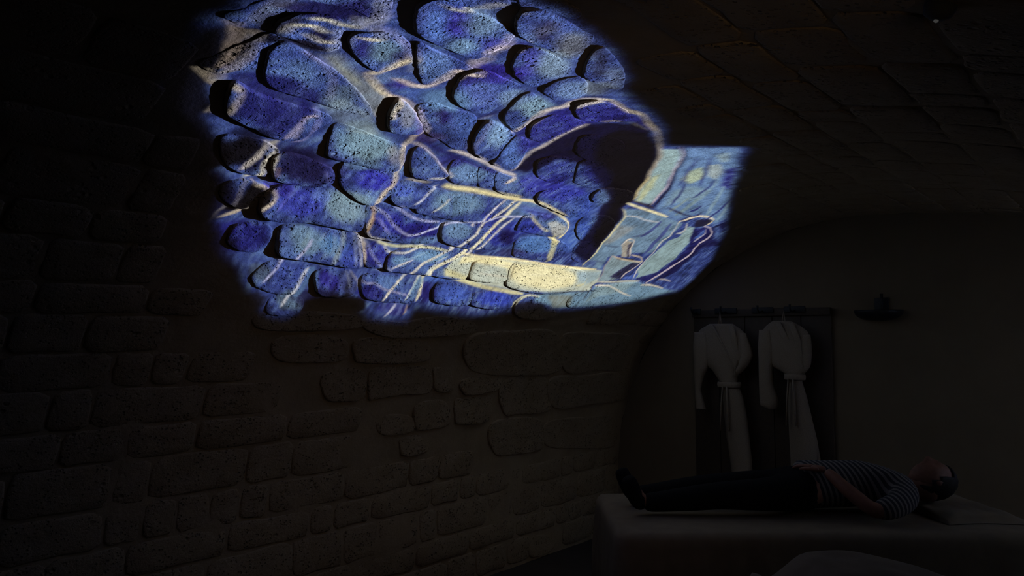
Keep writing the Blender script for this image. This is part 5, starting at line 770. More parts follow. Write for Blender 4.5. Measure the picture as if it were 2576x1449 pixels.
    img *= 1-np.clip(-t, 0, 1)*.75*np.clip(1.5-lum*1.9, .15, 1)
    g_ = img.mean(axis=2, keepdims=True); img += (g_-img)*.06
    img *= np.clip(.62+1.5*lum, .62, 1.06)
    for a, b, col, op in RIBBONS:
        A = [topx(p) for p in a]; B_ = [topx(p) for p in b]
        quads = [[A[i], A[i+1], B_[i+1], B_[i]] for i in range(len(A)-1)]
        r = mask(quads, 5, 1)
        if r: 
            x0, y0, x1, y1, m = r
            m *= np.clip(1+.25*n2[y0:y1, x0:x1]+.2*n3[y0:y1, x0:x1], 0, 1)
            mix((x0, y0, x1, y1, m), col, op)
    np.clip(img, 0, 255, out=img)
    # aperture of the picture
    q = 6; sm = np.zeros((H//q, W//q), np.float32)
    yy, xx = np.mgrid[0:H//q, 0:W//q]*q
    r = np.zeros(xx.shape, bool); L_ = [topx(p) for p in LIT]
    for i in range(len(L_)):
        ax_, ay_ = L_[i]; bx_, by_ = L_[i-1]
        if ay_ != by_: r ^= ((ay_ > yy) != (by_ > yy)) & (xx < (bx_-ax_)*(yy-ay_)/(by_-ay_)+ax_)
    sm = np.clip(box(r.astype(np.float32), 3), 0, 1)**1.7
    lin = np.where(img/255 <= .04045, img/255/12.92, ((img/255+.055)/1.055)**2.4).astype(np.float32)
    # lens side: every pixel of the slide looks out along its own ray
    SW, SH, TX, TY = 4200, 1500, 2.6, .95
    rot = projector.rotation_euler.to_matrix()
    ex, ey, ez = [np.array(rot.col[i]) for i in range(3)]
    u = ((np.arange(SW)+.5)/SW-.5)*TX; v = ((np.arange(SH)+.5)/SH-.5)*TY
    U, V = np.meshgrid(u, v)
    D = -ez[None, None, :] + U[..., None]*ex + V[..., None]*ey
    py_, pz_ = PROJ_POS[1], PROJ_POS[2]
    ang_t = np.unwrap(np.arctan2(PP[:, 1]-pz_, PP[:, 0]-py_))
    s = np.interp(np.arctan2(D[..., 2], D[..., 1]), ang_t, PS)
    y, z = np.interp(s, PS, PP[:, 0]), np.interp(s, PS, PP[:, 1])
    ny, nz = np.interp(s, PS, PN[:, 0]), np.interp(s, PS, PN[:, 1])
    t = np.hypot(y-py_, z-pz_)/np.hypot(D[..., 1], D[..., 2])
    t *= 1 - np.interp(s, (2.7, 3.25), (.012, .004))/np.maximum(.12, np.abs(D[..., 1]*ny+D[..., 2]*nz)*t)      # mean height of the stone faces
    x = PROJ_POS[0]+D[..., 0]*t
    print('slide x', x.min(), x.max(), 's', s.min(), s.max())
    dist = t*np.linalg.norm(D, axis=2)
    cos = np.clip(-(D[..., 1]*ny+D[..., 2]*nz)/np.linalg.norm(D, axis=2), .10, 1)
    cxp = (x-X0)/RES; cyp = (s-Y0)/RES
    ok = (cxp > 1) & (cyp > 1) & (cxp < W-2) & (cyp < H-2)
    cxp = np.clip(cxp, 0, W-2); cyp = np.clip(cyp, 0, H-2)
    ix, iy = cxp.astype(int), cyp.astype(int); fx, fy = (cxp-ix)[..., None], (cyp-iy)[..., None]
    out = (lin[iy, ix]*(1-fx)+lin[iy, ix+1]*fx)*(1-fy)+(lin[iy+1, ix]*(1-fx)+lin[iy+1, ix+1]*fx)*fy
    mx, my = np.clip(ix/q, 0, sm.shape[1]-2), np.clip(iy/q, 0, sm.shape[0]-2)
    jx, jy = mx.astype(int), my.astype(int); gx, gy = mx-jx, my-jy
    ap = (sm[jy, jx]*(1-gx)+sm[jy, jx+1]*gx)*(1-gy)+(sm[jy+1, jx]*(1-gx)+sm[jy+1, jx+1]*gx)*gy
    out *= (ap*ok)[..., None]
    out *= (dist**2/cos)[..., None]/np.array(ALB)
    out *= SLIDE_GAIN
    rgba = np.ones((SH, SW, 4), np.float32); rgba[..., :3] = out
    im = bpy.data.images.new('slide', SW, SH, float_buffer=True, is_data=True)
    im.pixels.foreach_set(rgba.ravel()); im.update(); im.pack()
    pl.use_nodes = True; nt = pl.node_tree
    em = nt.nodes['Emission']; em.inputs['Strength'].default_value = 1.0
    tc = nt.nodes.new('ShaderNodeTexCoord'); sp = nt.nodes.new('ShaderNodeSeparateXYZ')
    nt.links.new(tc.outputs['Normal'], sp.inputs[0])
    cb = nt.nodes.new('ShaderNodeCombineXYZ')
    for k, sz in ((0, TX), (1, TY)):
        dv = nt.nodes.new('ShaderNodeMath'); dv.operation = 'DIVIDE'
        nt.links.new(sp.outputs[k], dv.inputs[0]); nt.links.new(sp.outputs[2], dv.inputs[1])
        ma = nt.nodes.new('ShaderNodeMath'); ma.operation = 'MULTIPLY_ADD'
        nt.links.new(dv.outputs[0], ma.inputs[0]); ma.inputs[1].default_value = -1/sz; ma.inputs[2].default_value = .5
        nt.links.new(ma.outputs[0], cb.inputs[k])
    ti = nt.nodes.new('ShaderNodeTexImage'); ti.image = im; ti.extension = 'CLIP'
    nt.links.new(cb.outputs[0], ti.inputs[0])
    # only the half space in front of the lens
    nt.links.new(ti.outputs[0], em.inputs[0])
SLIDE_GAIN = 0.395
build_slide()
# ---------------------------------------------------------------- room contents
def plain(name, col, rough=.85, bump=None, spec=.3, metal=0):
    nt = NT(name); nt.b.inputs['Base Color'].default_value = (*col, 1)
    nt.b.inputs['Roughness'].default_value = rough; nt.b.inputs['Specular IOR Level'].default_value = spec
    nt.b.inputs['Metallic'].default_value = metal
    g = nt.n('ShaderNodeNewGeometry')
    nz = nt.n('ShaderNodeTexNoise', Scale=(bump or (40, 0, 0))[0], Detail=3.0); nt.l(g.outputs['Position'], nz.inputs['Vector'])
    d = tuple(c*.86 for c in col)
    nt.l(ramp(nt, nz.outputs['Fac'], [(.35, d), (.65, col)]), nt.b.inputs['Base Color'])
    if bump:
        b = nt.n('ShaderNodeBump', Strength=bump[1], Distance=bump[2]); nt.l(nz.outputs['Fac'], b.inputs['Height'])
        nt.l(b.outputs['Normal'], nt.b.inputs['Normal'])
    return nt.m
M_TERRY = plain('white_terry', (.29, .23, .17), .95, (160, .6, .004))
M_SHEET = plain('white_cotton', (.17, .13, .088), .9, (14, .3, .004))
M_DARKWOOD = plain('dark_wood', (.07, .05, .035), .6, (30, .3, .002))
M_IRON = plain('black_iron', (.02, .02, .02), .5)
M_BLACK = plain('black_cloth', (.008, .008, .009), .95, (120, .4, .002), .1)
M_SKIN = plain('skin', (.22, .10, .065), .6, (60, .2, .001))
M_HAIR = plain('dark_hair', (.012, .009, .008), .7, (200, .5, .003))
M_STEEL = plain('table_frame', (.12, .11, .10), .4, None, .5, .6)
def stripe_mat():
    nt = NT('striped_jersey'); g = nt.n('ShaderNodeNewGeometry')
    dt = nt.n('ShaderNodeVectorMath', operation='DOT_PRODUCT'); nt.l(g.outputs['Position'], dt.inputs[0])
    dt.inputs[1].default_value = (.655+.12, -.756+.15, .35)
    m = nt.n('ShaderNodeMath', operation='MULTIPLY'); nt.l(dt.outputs['Value'], m.inputs[0]); m.inputs[1].default_value = 2*math.pi/.026
    s = nt.n('ShaderNodeMath', operation='SINE'); nt.l(m.outputs[0], s.inputs[0])
    a = nt.n('ShaderNodeMath', operation='MULTIPLY_ADD'); nt.l(s.outputs[0], a.inputs[0]); a.inputs[1].default_value = .5; a.inputs[2].default_value = .5
    nt.l(ramp(nt, a.outputs[0], [(.55, (.012, .013, .02)), (.66, (.15, .13, .12))]), nt.b.inputs['Base Color'])
    nt.b.inputs['Roughness'].default_value = .9
    return nt.m
M_STRIPE = stripe_mat()

def bm_obj(name, bm, mat, parent=None, smooth=True, loc=None):
    m = bpy.data.meshes.new(name); bm.to_mesh(m); bm.free()
    return new_obj(name, m, mat, parent, smooth, loc)
def box_bm(size, loc=(0, 0, 0), rot=None, bev=0.0, bm=None):
    b = bmesh.new(); bmesh.ops.create_cube(b, size=1.0)
    bmesh.ops.scale(b, vec=size, verts=b.verts)
    if bev: bmesh.ops.bevel(b, geom=b.edges[:], offset=bev, segments=2, affect='EDGES', profile=.6)
    if rot is not None: bmesh.ops.rotate(b, cent=(0, 0, 0), matrix=rot, verts=b.verts)
    bmesh.ops.translate(b, vec=loc, verts=b.verts)
    if bm is None: return b
    m = bpy.data.meshes.new('t'); b.to_mesh(m); b.free(); bm.from_mesh(m); bpy.data.meshes.remove(m); return bm
def tube(pts, radii, seg=12, closed_ends=True):
    """bmesh of a tube through pts, radius (or (ra, rb)) per point"""
    bm = bmesh.new(); P = [Vector(p) for p in pts]; rings = []
    side = None
    for i, p in enumerate(P):
        t = (P[min(i+1, len(P)-1)]-P[max(i-1, 0)]).normalized()
        if side is None:
            side = t.cross(Vector((0, 0, 1))) if abs(t.z) < .9 else t.cross(Vector((1, 0, 0)))
        side = (side - t*side.dot(t)).normalized(); up = t.cross(side)
        r = radii[i] if isinstance(radii, list) else radii
        ra, rb = r if isinstance(r, (list, tuple)) else (r, r)
        rings.append([bm.verts.new(p+side*ra*math.cos(a)+up*rb*math.sin(a)) for a in [2*math.pi*k/seg for k in range(seg)]])
    for a, b in zip(rings[:-1], rings[1:]):
        for k in range(seg): bm.faces.new((a[k], a[(k+1) % seg], b[(k+1) % seg], b[k]))
    if closed_ends:
        bm.faces.new(rings[0][::-1]); bm.faces.new(rings[-1])
    bmesh.ops.recalc_face_normals(bm, faces=bm.faces)
    return bm

# frames of the two treatment tables: u along the table, v across it, w up; they stand askew in the tunnel
UL = Vector((math.sin(AX), -math.cos(AX), 0)); VL = Vector((math.cos(AX), math.sin(AX), 0))
def frame(origin):
    o = Vector(origin)
    return lambda u, v, w=0.0: o + UL*u + VL*v + Vector((0, 0, w))
ROT = Matrix((UL, VL, (0, 0, 1))).transposed()

def treatment_table(origin, L, W, H, label_t, label_s, name='treatment_table', sheet_drop=.55):
    f = frame(origin)
    t = empty(name, f(L/2, W/2, 0), label_t, 'table', 'treatment tables')
    def loc(b, u, v, w):
        bmesh.ops.rotate(b, cent=(0, 0, 0), matrix=ROT, verts=b.verts)
        bmesh.ops.translate(b, vec=f(u, v, w)-f(L/2, W/2, 0), verts=b.verts); return b
    bm_obj('table_top', loc(box_bm((L-.04, W-.04, .07), bev=.012), L/2, W/2, H-.05), M_DARKWOOD, t)
    for u in (.12, L-.12):
        for v in (.1, W-.1):
            bm_obj('leg', loc(box_bm((.05, .05, H-.085), bev=.006), u, v, (H-.085)/2), M_STEEL, t)
    for v in (.1, W-.1):
        bm_obj('stretcher', loc(box_bm((L-.29, .03, .04), bev=.004), L/2, v, .18), M_STEEL, t)
    # draped sheet: flat top, rounded edge, skirt with folds
    N = 260; V = []; F = []; per = []
    for k in range(N):
        d = k/N*2*(L+W)
        if d < L: p, n = (d, 0), (0, -1)
        elif d < L+W: p, n = (L, d-L), (1, 0)
        elif d < 2*L+W: p, n = (L-(d-L-W), W), (0, 1)
        else: p, n = (0, W-(d-2*L-W)), (-1, 0)
        cx, cy = min(max(p[0], .06), L-.06), min(max(p[1], .06), W-.06)
        r = Vector((p[0]-cx, p[1]-cy)); 
        q = Vector((cx, cy)) + (r.normalized()*.06 if r.length > 1e-6 else Vector(n)*.06)
        per.append((q, (q-Vector((cx, cy))).normalized(), d))
    rows = [(.5, 0), (.8, 0), (.93, 0), (1, -.0), (1.0, -.02), (1.0, -.06), (1, -.14), (1, -.25), (1, -.38), (1, -sheet_drop)]
    c = Vector((L/2, W/2))
    for j, (sc, dz) in enumerate(rows):
        for q, n, d in per:
            if sc < 1: p = c+(q-c)*sc; z = H + .0025*noise.noise((p.x*7, p.y*9, 3)) + .006
            elif j == 3: p = q-n*.006; z = H+.003
            else:
                a = min(1, -dz/.3)
                fold = .022*a*(noise.noise((d*5.5, 2.0, H)) + .6*noise.noise((d*13, 7.0, dz*1.5)))
                p = q + n*(.010+.02*a+fold); z = H+dz
            V.append(f(p.x, p.y, z)-f(L/2, W/2, 0))
    for j in range(len(rows)-1):
        for k in range(N): F.append((j*N+k, (j+1)*N+k, (j+1)*N+(k+1) % N, j*N+(k+1) % N))
    V.append(f(L/2, W/2, H+.006)-f(L/2, W/2, 0))
    for k in range(N): F.append((k, (k+1) % N, len(V)-1))
    s = new_obj('bed_sheet', mesh_from(V, F, 'bed_sheet'), M_SHEET, loc=f(L/2, W/2, 0))
    sm = s.modifiers.new('thickness', 'SOLIDIFY'); sm.thickness = .003; sm.offset = 1
    tag(s, label_s, 'sheet', 'white table sheets')
    return f
BED_H = .765
f1 = treatment_table((2.86, 1.84, 0), 2.0, .87, BED_H, 'treatment table under a long white sheet, carrying the person lying down',
                     'white sheet draped over the treatment table beneath the lying person')
f2 = treatment_table((1.749, .836, 0), 1.62, .75, BED_H, 'nearer treatment table at the bottom edge, holding the plump white pillow',
                     'white sheet on the nearer table, under the plump pillow at the bottom edge')

# ---- pillows
def pillow(name, f, u0, u1, v0, v1, z, hfun, label, group=None):
    n, m = 36, 22; V = []; F = []
    c = f((u0+u1)/2, (v0+v1)/2, z)
    def edge(a, b):
        e = 1-abs(2*a-1)**6; g = 1-abs(2*b-1)**6
        return max(0, e*g)**.5
    for top in (1, 0):
        for j in range(m+1):
            for i in range(n+1):
                a, b = i/n, j/m
                pin = .03*math.sin(math.pi*a)*(1 if b > .5 else -1)*abs(2*b-1)
                u = u0+(u1-u0)*a; v = v0+(v1-v0)*b - pin
                h = edge(a, b)*hfun(a, b)+.012*noise.noise((a*5, b*4, 2))*edge(a, b)
                V.append(f(u, v, z+.004+(h if top else 0.0)) - c)
    k = (n+1)*(m+1)
    for j in range(m):
        for i in range(n):
            a = j*(n+1)+i
            F.append((a, a+1, a+n+2, a+n+1)); F.append((k+a, k+a+n+1, k+a+n+2, k+a+1))
    ring = [i for i in range(n+1)] + [j*(n+1)+n for j in range(1, m+1)] + [m*(n+1)+i for i in range(n-1, -1, -1)] + [j*(n+1) for j in range(m-1, 0, -1)]
    for a, b in zip(ring, ring[1:]+ring[:1]): F.append((a, a+k, b+k, b))
    o = new_obj(name, mesh_from(V, F, name), M_SHEET, loc=c)
    return tag(o, label, 'pillow', group)
def big_h(a, b):
    u = .2+.85*a; sm = lambda t: max(0, min(1, t))**2*(3-2*max(0, min(1, t)))
    return .085+.092*sm((u-.31)/.15)*(1-.9*sm((u-.56)/.42))+.05*math.exp(-((u-.275)/.03)**2)*(1 if .2 < b < .8 else .3)
pillow('pillow', f2, .20, 1.05, .25, .71, BED_H+.008, big_h, 'plump white pillow in the foreground, cut off by the bottom edge')
pillow('pillow', f1, 1.55, 1.93, .14, .76, BED_H+.008, lambda a, b: .036, 'flat white pillow under the lying person\'s dark-haired head')

# ---- the person lying on the farther table
PC = f1(1.0, .44, BED_H)
person = empty('person', PC, 'person lying on back on the far table, black trousers, striped top, arm over belly', 'person')
def skin(name, verts, edges, radii, roots, mat, parent, sub=2, taper=None):
    m = bpy.data.meshes.new(name); m.from_pydata([tuple(v) for v in verts], edges, []); m.update()
    o = new_obj(name, m, mat, parent, smooth=False)
    o.modifiers.new('skin', 'SKIN')
    try: sv = m.skin_vertices[0].data
    except Exception:
        bpy.context.view_layer.objects.active = o; bpy.ops.mesh.customdata_skin_add(); sv = m.skin_vertices[0].data
    for i, r in enumerate(radii):
        sv[i].radius = r if isinstance(r, tuple) else (r, r); sv[i].use_root = i in roots
    o.modifiers['skin'].use_smooth_shade = True
    s = o.modifiers.new('sub', 'SUBSURF'); s.levels = sub; s.render_levels = sub
    return o
def P(u, v, w): return f1(u, v, BED_H+.016+w) - PC
B = {}
body_v = [P(.98, .44, .12), P(1.12, .44, .125), P(1.28, .44, .13), P(1.40, .44, .128), P(1.49, .44, .10), P(1.54, .44, .10),
          P(1.60, .44, .11), P(1.67, .44, .115),
          # near arm (elbow on the bed, forearm over the belly)
          P(1.42, .29, .11), P(1.40, .22, .10), P(1.30, .155, .07), P(1.20, .13, .06), P(1.12, .22, .14), P(1.06, .32, .215),
          # far arm
          P(1.42, .59, .11), P(1.40, .66, .10), P(1.26, .72, .065), P(1.16, .735, .055), P(1.05, .73, .045), P(.93, .71, .04),
          # near leg, far leg
          P(.90, .34, .10), P(.74, .335, .095), P(.54, .34, .09), P(.40, .34, .075), P(.22, .35, .055), P(.16, .35, .055), P(.125, .345, .11), P(.10, .335, .165),
          P(.90, .54, .10), P(.74, .55, .095), P(.54, .55, .09), P(.40, .55, .075), P(.22, .545, .055), P(.16, .545, .055), P(.125, .55, .11), P(.10, .565, .165)]
body_e = [(0, 1), (1, 2), (2, 3), (3, 4), (4, 5), (5, 6), (6, 7), (3, 8), (8, 9), (9, 10), (10, 11), (11, 12), (12, 13),
          (3, 14), (14, 15), (15, 16), (16, 17), (17, 18), (18, 19),
          (0, 20), (20, 21), (21, 22), (22, 23), (23, 24), (24, 25), (25, 26), (26, 27),
          (0, 28), (28, 29), (29, 30), (30, 31), (31, 32), (32, 33), (33, 34), (34, 35)]
body_r = [(.07, .085), (.075, .09), (.085, .10), (.09, .10), .06, .052, .08, .085,
          .065, .055, .045, .038, .035, .026, .065, .055, .045, .038, .035, .026,
          .062, .06, .046, .044, .034, .036, .036, .028, .062, .06, .046, .044, .034, .036, .036, .028]
skin('body', body_v, body_e, body_r, {0}, M_SKIN, person)
tr_i = [0] + list(range(20, 26)) + list(range(28, 34))
mp = {k: i for i, k in enumerate(tr_i)}
skin('trousers', [body_v[k] for k in tr_i]+[P(1.07, .44, .122)], [(mp[a], mp[b]) for a, b in body_e if a in mp and b in mp]+[(0, len(tr_i))],
     [(.114, .12)]+[.092, .084, .07, .064, .05, .048]*2+[(.106, .115)], {0}, M_BLACK, person)
sh_i = [0, 1, 2, 3, 4, 8, 9, 10, 11, 14, 15, 16, 17]
mp = {k: i for i, k in enumerate(sh_i)}
shirt_v = [body_v[k] for k in sh_i]; shirt_v[0] = P(.95, .44, .126)
skin('striped_top', shirt_v, [(mp[a], mp[b]) for a, b in body_e if a in mp and b in mp],
     [(.128, .138), (.118, .128), (.115, .125), (.112, .125), .066, .08, .07, .058, .05, .08, .07, .058, .05], {1}, M_STRIPE, person)
for v, s in ((.345, -1), (.55, 1)):
    skin('shoe', [P(.178, v, .062), P(.142, v, .052), P(.12, v+s*.004, .10), P(.095, v+s*.012, .16), P(.085, v+s*.016, .185)],
         [(0, 1), (1, 2), (2, 3), (3, 4)], [.044, .048, .045, .042, .03], {0}, M_BLACK, person)
def hand(wrist, direc, palm_n, side):
    d = Vector(direc).normalized(); n = Vector(palm_n); n = (n-d*n.dot(d)).normalized(); x = d.cross(n)*side
    W = Vector(wrist); vs = [W, W+d*.035, W+d*.075]; es = [(0, 1), (1, 2)]; rs = [(.026, .02), (.034, .017), (.036, .015)]; roots = {0}
    for k, (off, ln) in enumerate(((-.030, .070), (-.010, .080), (.011, .074), (.031, .058))):
        b = len(vs); base = W+d*.065+x*off*.8
        vs += [base, base+d*.03+x*off*.2, base+d*(.03+ln*.45)-n*.008+x*off*.35, base+d*(.03+ln*.85)-n*.026+x*off*.35]
        es += [(b, b+1), (b+1, b+2), (b+2, b+3)]; rs += [.0095, .009, .0085, .007]; roots.add(b)
    b = len(vs); base = W+d*.02-x*.02
    vs += [base, base+d*.03-x*.028, base+d*.06-x*.040-n*.006, base+d*.082-x*.042-n*.014]
    es += [(b, b+1), (b+1, b+2), (b+2, b+3)]; rs += [.013, .0115, .0095, .0075]; roots.add(b)
    return skin('hand', vs, es, rs, roots, M_SKIN, person, sub=1)
up = Vector((0, 0, 1))
hand(P(1.06, .32, .215), P(.98, .42, .232)-P(1.06, .32, .215), up, 1)
hand(P(.93, .71, .04), P(.8, .69, .03)-P(.93, .71, .04), up, -1)
# head with a face, lying on the pillow, looking at the vault
def head():
    bm = bmesh.new(); bmesh.ops.create_uvsphere(bm, u_segments=40, v_segments=28, radius=1)
    for v in bm.verts:
        x, y, z = v.co          # x across, y out of the face, z to the crown
        g = lambda cx, cz, sx, sz: math.exp(-((x-cx)/sx)**2-((z-cz)/sz)**2)
        fr = max(0, y)
        w = 1-.20*max(0, -z)**1.5
        X, Y, Z = x*.074*w, y*.092*(1-.10*max(0, -z)), z*.112
        if y > 0:
            Y += fr*(.024*g(0, -.18, .13, .17)+.010*g(0, .02, .09, .2) - .009*g(.36, .08, .17, .12)-.009*g(-.36, .08, .17, .12)
                     + .007*g(0, -.50, .25, .06)+.007*g(0, -.62, .22, .05)-.005*g(0, -.56, .28, .03)+.010*g(0, -.85, .3, .14)+.006*g(0, .27, .6, .1))
        for sx in (-1, 1):
            e = math.exp(-((x-sx)/.16)**2-((y+.05)/.2)**2-((z+.05)/.24)**2); X += sx*.016*e
        v.co = (X, Y, Z)
    hc = P(1.645, .44, .150)
    R = Matrix((VL, Vector((0, 0, 1)), UL)).transposed()   # across -> v, face -> up, crown -> u
    bmesh.ops.rotate(bm, cent=(0, 0, 0), matrix=R, verts=bm.verts); bmesh.ops.translate(bm, vec=hc, verts=bm.verts)
    bmesh.ops.recalc_face_normals(bm, faces=bm.faces)
    bm_obj('head', bm, M_SKIN, person)
    bm = bmesh.new(); bmesh.ops.create_uvsphere(bm, u_segments=36, v_segments=26, radius=1)
    dele = []
    for v in bm.verts:
        x, y, z = v.co
        if y > .34+.07*noise.noise((x*3, z*3, 1)) and z < .62 or (z < -.45 and y > -.1): dele.append(v)
        k = 1+.05*noise.noise((x*6, y*6, z*6))
        v.co = (x*.084*k, y*.10*k-.006, z*.122*k+.004)
    bmesh.ops.delete(bm, geom=dele, context='VERTS')
    bmesh.ops.rotate(bm, cent=(0, 0, 0), matrix=R, verts=bm.verts); bmesh.ops.translate(bm, vec=hc, verts=bm.verts)
    h = bm_obj('hair', bm, M_HAIR, person); h.modifiers.new('s', 'SOLIDIFY').thickness = .006
head()

# ---- coat rack on the end wall
RK = empty('coat_rack', (5.45, 2.25, 1.15), 'dark wooden coat rack board with iron hooks on the plaster end wall', 'coat rack')
RKL = Vector(RK.location)
PANEL_YR, PANEL_ZT = 1.73, 1.86
ys = np.linspace(PANEL_YR, 2.80, 6)
for a, b in zip(ys[:-1], ys[1:]):
    zt = PANEL_ZT; zb = .32
    bm_obj('plank', box_bm((.022, b-a-.005, zt-zb), Vector((5.478, (a+b)/2, (zt+zb)/2))-RKL, bev=.003), M_DARKWOOD, RK)
bm_obj('rail', box_bm((.024, 2.80-PANEL_YR, .055), Vector((5.456, (2.80+PANEL_YR)/2, 1.835))-RKL, bev=.004), M_DARKWOOD, RK)
for y0, y1 in ((2.79, 2.72), (2.60, 2.42), (2.30, 2.135), (2.055, 1.90)):
    yc = (y0+y1)/2
    pl_ = bm_obj('hook_plate', box_bm((.012, y0-y1, .045), Vector((5.438, yc, 1.852))-RKL, bev=.004), M_IRON, RK)
    hk = tube([Vector(p)-RKL for p in ((5.43, yc, 1.845), (5.39, yc, 1.835), (5.36, yc, 1.838), (5.345, yc, 1.86), (5.345, yc, 1.885))], [.006, .006, .006, .006, .009], 8)
    bm_obj('hook', hk, M_IRON, pl_)

# ---- bathrobes
def sliced(rows, xc, dep, seed, seg=30, fold=.012, flip=0):
    """cloth volume from horizontal slices (z, y left, y right); xc its middle plane, dep half depth"""
    zz = [r[0] for r in rows]; n = max(14, int((zz[0]-zz[-1])/.02)); V = []; F = []
    Z = np.linspace(zz[0], zz[-1], n)
    rz, ra, rb = np.array(zz)[::-1], np.array([r[1] for r in rows])[::-1], np.array([r[2] for r in rows])[::-1]
    for j, z in enumerate(Z):
        a, b = np.interp(z, rz, ra), np.interp(z, rz, rb); c, hw = (a+b)/2, abs(a-b)/2
        t = j/(n-1); d = min(dep, hw*.9)*(.55+.45*min(1, t*6))
        for k in range(seg):
            th = 2*math.pi*k/seg; cs, sn = math.cos(th), math.sin(th)
            e = fold*min(1, .3+t)*(noise.noise((cs*2.6+seed, sn*2.6, z*1.3)) + .7*noise.noise((cs*5+seed, sn*5, z*2.0+4)))
            r = 1+e/max(hw, .03)
            V.append((xc + d*sn*(1+e*6), c + hw*cs*r, z))
    for j in range(n-1):
        for k in range(seg): F.append((j*seg+k, j*seg+(k+1) % seg, (j+1)*seg+(k+1) % seg, (j+1)*seg+k))
    F.append(tuple(range(seg))); 
    return V, F
def robe(D, label, seed):
    yc, zt, zb = D['hook']
    o = empty('bathrobe', (5.34, yc, D['body'][0][0]), label, 'bathrobe', 'white bathrobes on the coat rack')
    O = Vector(o.location)
    def part(name, rows, xc, dep, s, mat=M_TERRY, **kw):
        V, F = sliced(rows, xc, dep, s, **kw)
        m = mesh_from([Vector(v)-O for v in V], F, name); ob = new_obj(name, m, mat, o)
        bm = bmesh.new(); bm.from_mesh(m); bmesh.ops.recalc_face_normals(bm, faces=bm.faces); bm.to_mesh(m); bm.free(); m.shade_smooth()
        return ob
    part('robe_body', D['body'], 5.345, .055, seed)
    part('sleeve', D['sl'], 5.325, .045, seed+5, seg=20, fold=.007)
    part('sleeve', D['sr'], 5.335, .045, seed+9, seg=20, fold=.007)
    for q in D['lap']:
        pts = [(5.296+.006*i, y, z) for i, (y, z) in enumerate(q)]
        bm_obj('lapel', tube([Vector(p)-O for p in pts], [(.018, .007), (.024, .008), (.024, .008), (.022, .008), (.012, .006)][:len(pts)], 10), M_TERRY, o)
    z1, z2, ya, yb = D['belt']; zc, ycb = (z1+z2)/2, (ya+yb)/2
    ring = [Vector((5.345+.066*math.sin(t), ycb+(abs(ya-yb)/2+.010)*math.cos(t), zc))-O for t in np.linspace(0, 2*math.pi, 25)]
    b = bm_obj('belt', tube(ring, (.006, .022), 8, False), M_TERRY, o)
    for dy in (-.012, .018):
        bm_obj('belt_tail', tube([Vector((5.272, ycb+dy, zc-.01))-O, Vector((5.268, ycb+dy*1.6, zc-.14))-O, Vector((5.27, ycb+dy*2.2, zc-.34))-O], [(.006, .014), (.005, .017), (.005, .017)], 8), M_TERRY, b)
    bm_obj('hanging_loop', tube([Vector((5.352, yc+.012, zb-.01))-O, Vector((5.352, yc+.006, (zt+zb)/2))-O, Vector((5.352, yc, zt+.005))-O, Vector((5.352, yc-.006, (zt+zb)/2))-O, Vector((5.352, yc-.012, zb-.01))-O], .004, 6), M_TERRY, o)
    return o
robe(ROBE_A, 'white bathrobe with tied belt, the left one of two, hanging left on the rack', 3)
robe(ROBE_B, 'white bathrobe with tied belt, the right one of two, nearer the dark wall sconce', 21)

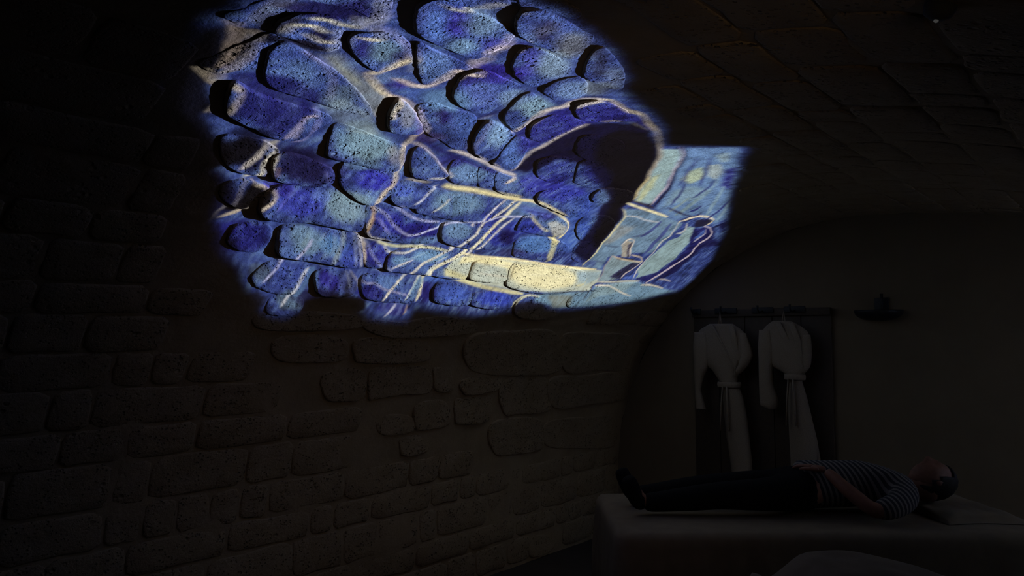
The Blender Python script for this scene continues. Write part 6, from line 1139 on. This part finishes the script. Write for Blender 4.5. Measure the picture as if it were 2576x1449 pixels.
# ---- bowl sconce on the end wall
def sconce():
    y0, y1, z0 = SC_Y0, SC_Y1, SC_Z
    yc, r = (y0+y1)/2, abs(y0-y1)/2
    o = empty('wall_sconce', (5.49, yc, z0), 'unlit dark half-bowl sconce on the plaster end wall right of the robes', 'wall lamp')
    O = Vector(o.location); V = []; F = []; n, m = 28, 7
    prof = [(1.0, 0), (1.0, -.012), (.96, -.03), (.85, -.048), (.62, -.064), (.3, -.073), (.02, -.075)]
    for s, z in prof:
        for k in range(n+1):
            t = math.pi*k/n; V.append((-.16*s*math.sin(t), r*s*math.cos(t), z))
    for j in range(m-1):
        for k in range(n): F.append((j*(n+1)+k, (j+1)*(n+1)+k, (j+1)*(n+1)+k+1, j*(n+1)+k+1))
    b = new_obj('bowl', mesh_from(V, F, 'bowl'), M_IRON, o); b.modifiers.new('s', 'SOLIDIFY').thickness = .004
    bm_obj('wall_plate', box_bm((.012, .09, .13), (-.004, -.02, .02), bev=.003), M_IRON, o)
    bm_obj('lamp_stem', tube([(-.04, -.03, -.05), (-.04, -.03, .05), (-.045, -.03, .11)], [.010, .008, .011], 10), M_IRON, o)
SC_Y0, SC_Y1, SC_Z = 1.575, 1.265, 1.835
sconce()

# ---- detector with a tiny lit diode on the vault
def detector():
    p = surf(LED_X, LED_S, 0.0); q = surf(LED_X, LED_S, 1.0)
    n = (Vector(q)-Vector(p)).normalized(); P0 = Vector(p)+n*.006
    o = empty('smoke_detector', P0, 'small round smoke detector with a faint white diode, top right on the vault', 'detector')
    R = n.to_track_quat('Z', 'Y').to_matrix()
    def lathe(prof, mat, name, off=(0, 0, 0), par=o):
        bm = bmesh.new(); seg = 24; rings = []
        for r, z in prof: rings.append([bm.verts.new(R @ (Vector((r*math.cos(2*math.pi*k/seg), r*math.sin(2*math.pi*k/seg), z))+Vector(off))) for k in range(seg)])
        for a, b in zip(rings[:-1], rings[1:]):
            for k in range(seg): bm.faces.new((a[k], a[(k+1) % seg], b[(k+1) % seg], b[k]))
        bm.faces.new(rings[-1]); bm.faces.new(rings[0][::-1]); bmesh.ops.recalc_face_normals(bm, faces=bm.faces)
        return bm_obj(name, bm, mat, par)
    lathe([(.03, -.01), (.03, .008), (.026, .020), (.015, .027), (.004, .029)], plain('grey_plastic', (.06, .06, .06)), 'housing')
    nt = NT('diode'); nt.b.inputs['Emission Color'].default_value = (1, 1, .95, 1); nt.b.inputs['Emission Strength'].default_value = .035
    nt.b.inputs['Base Color'].default_value = (.1, .1, .1, 1)
    lathe([(.0045, 0), (.0045, .004), (.002, .006), (.0005, .0065)], nt.m, 'diode', (.0, 0, .028))
LED_X, LED_S = LED_XS
detector()
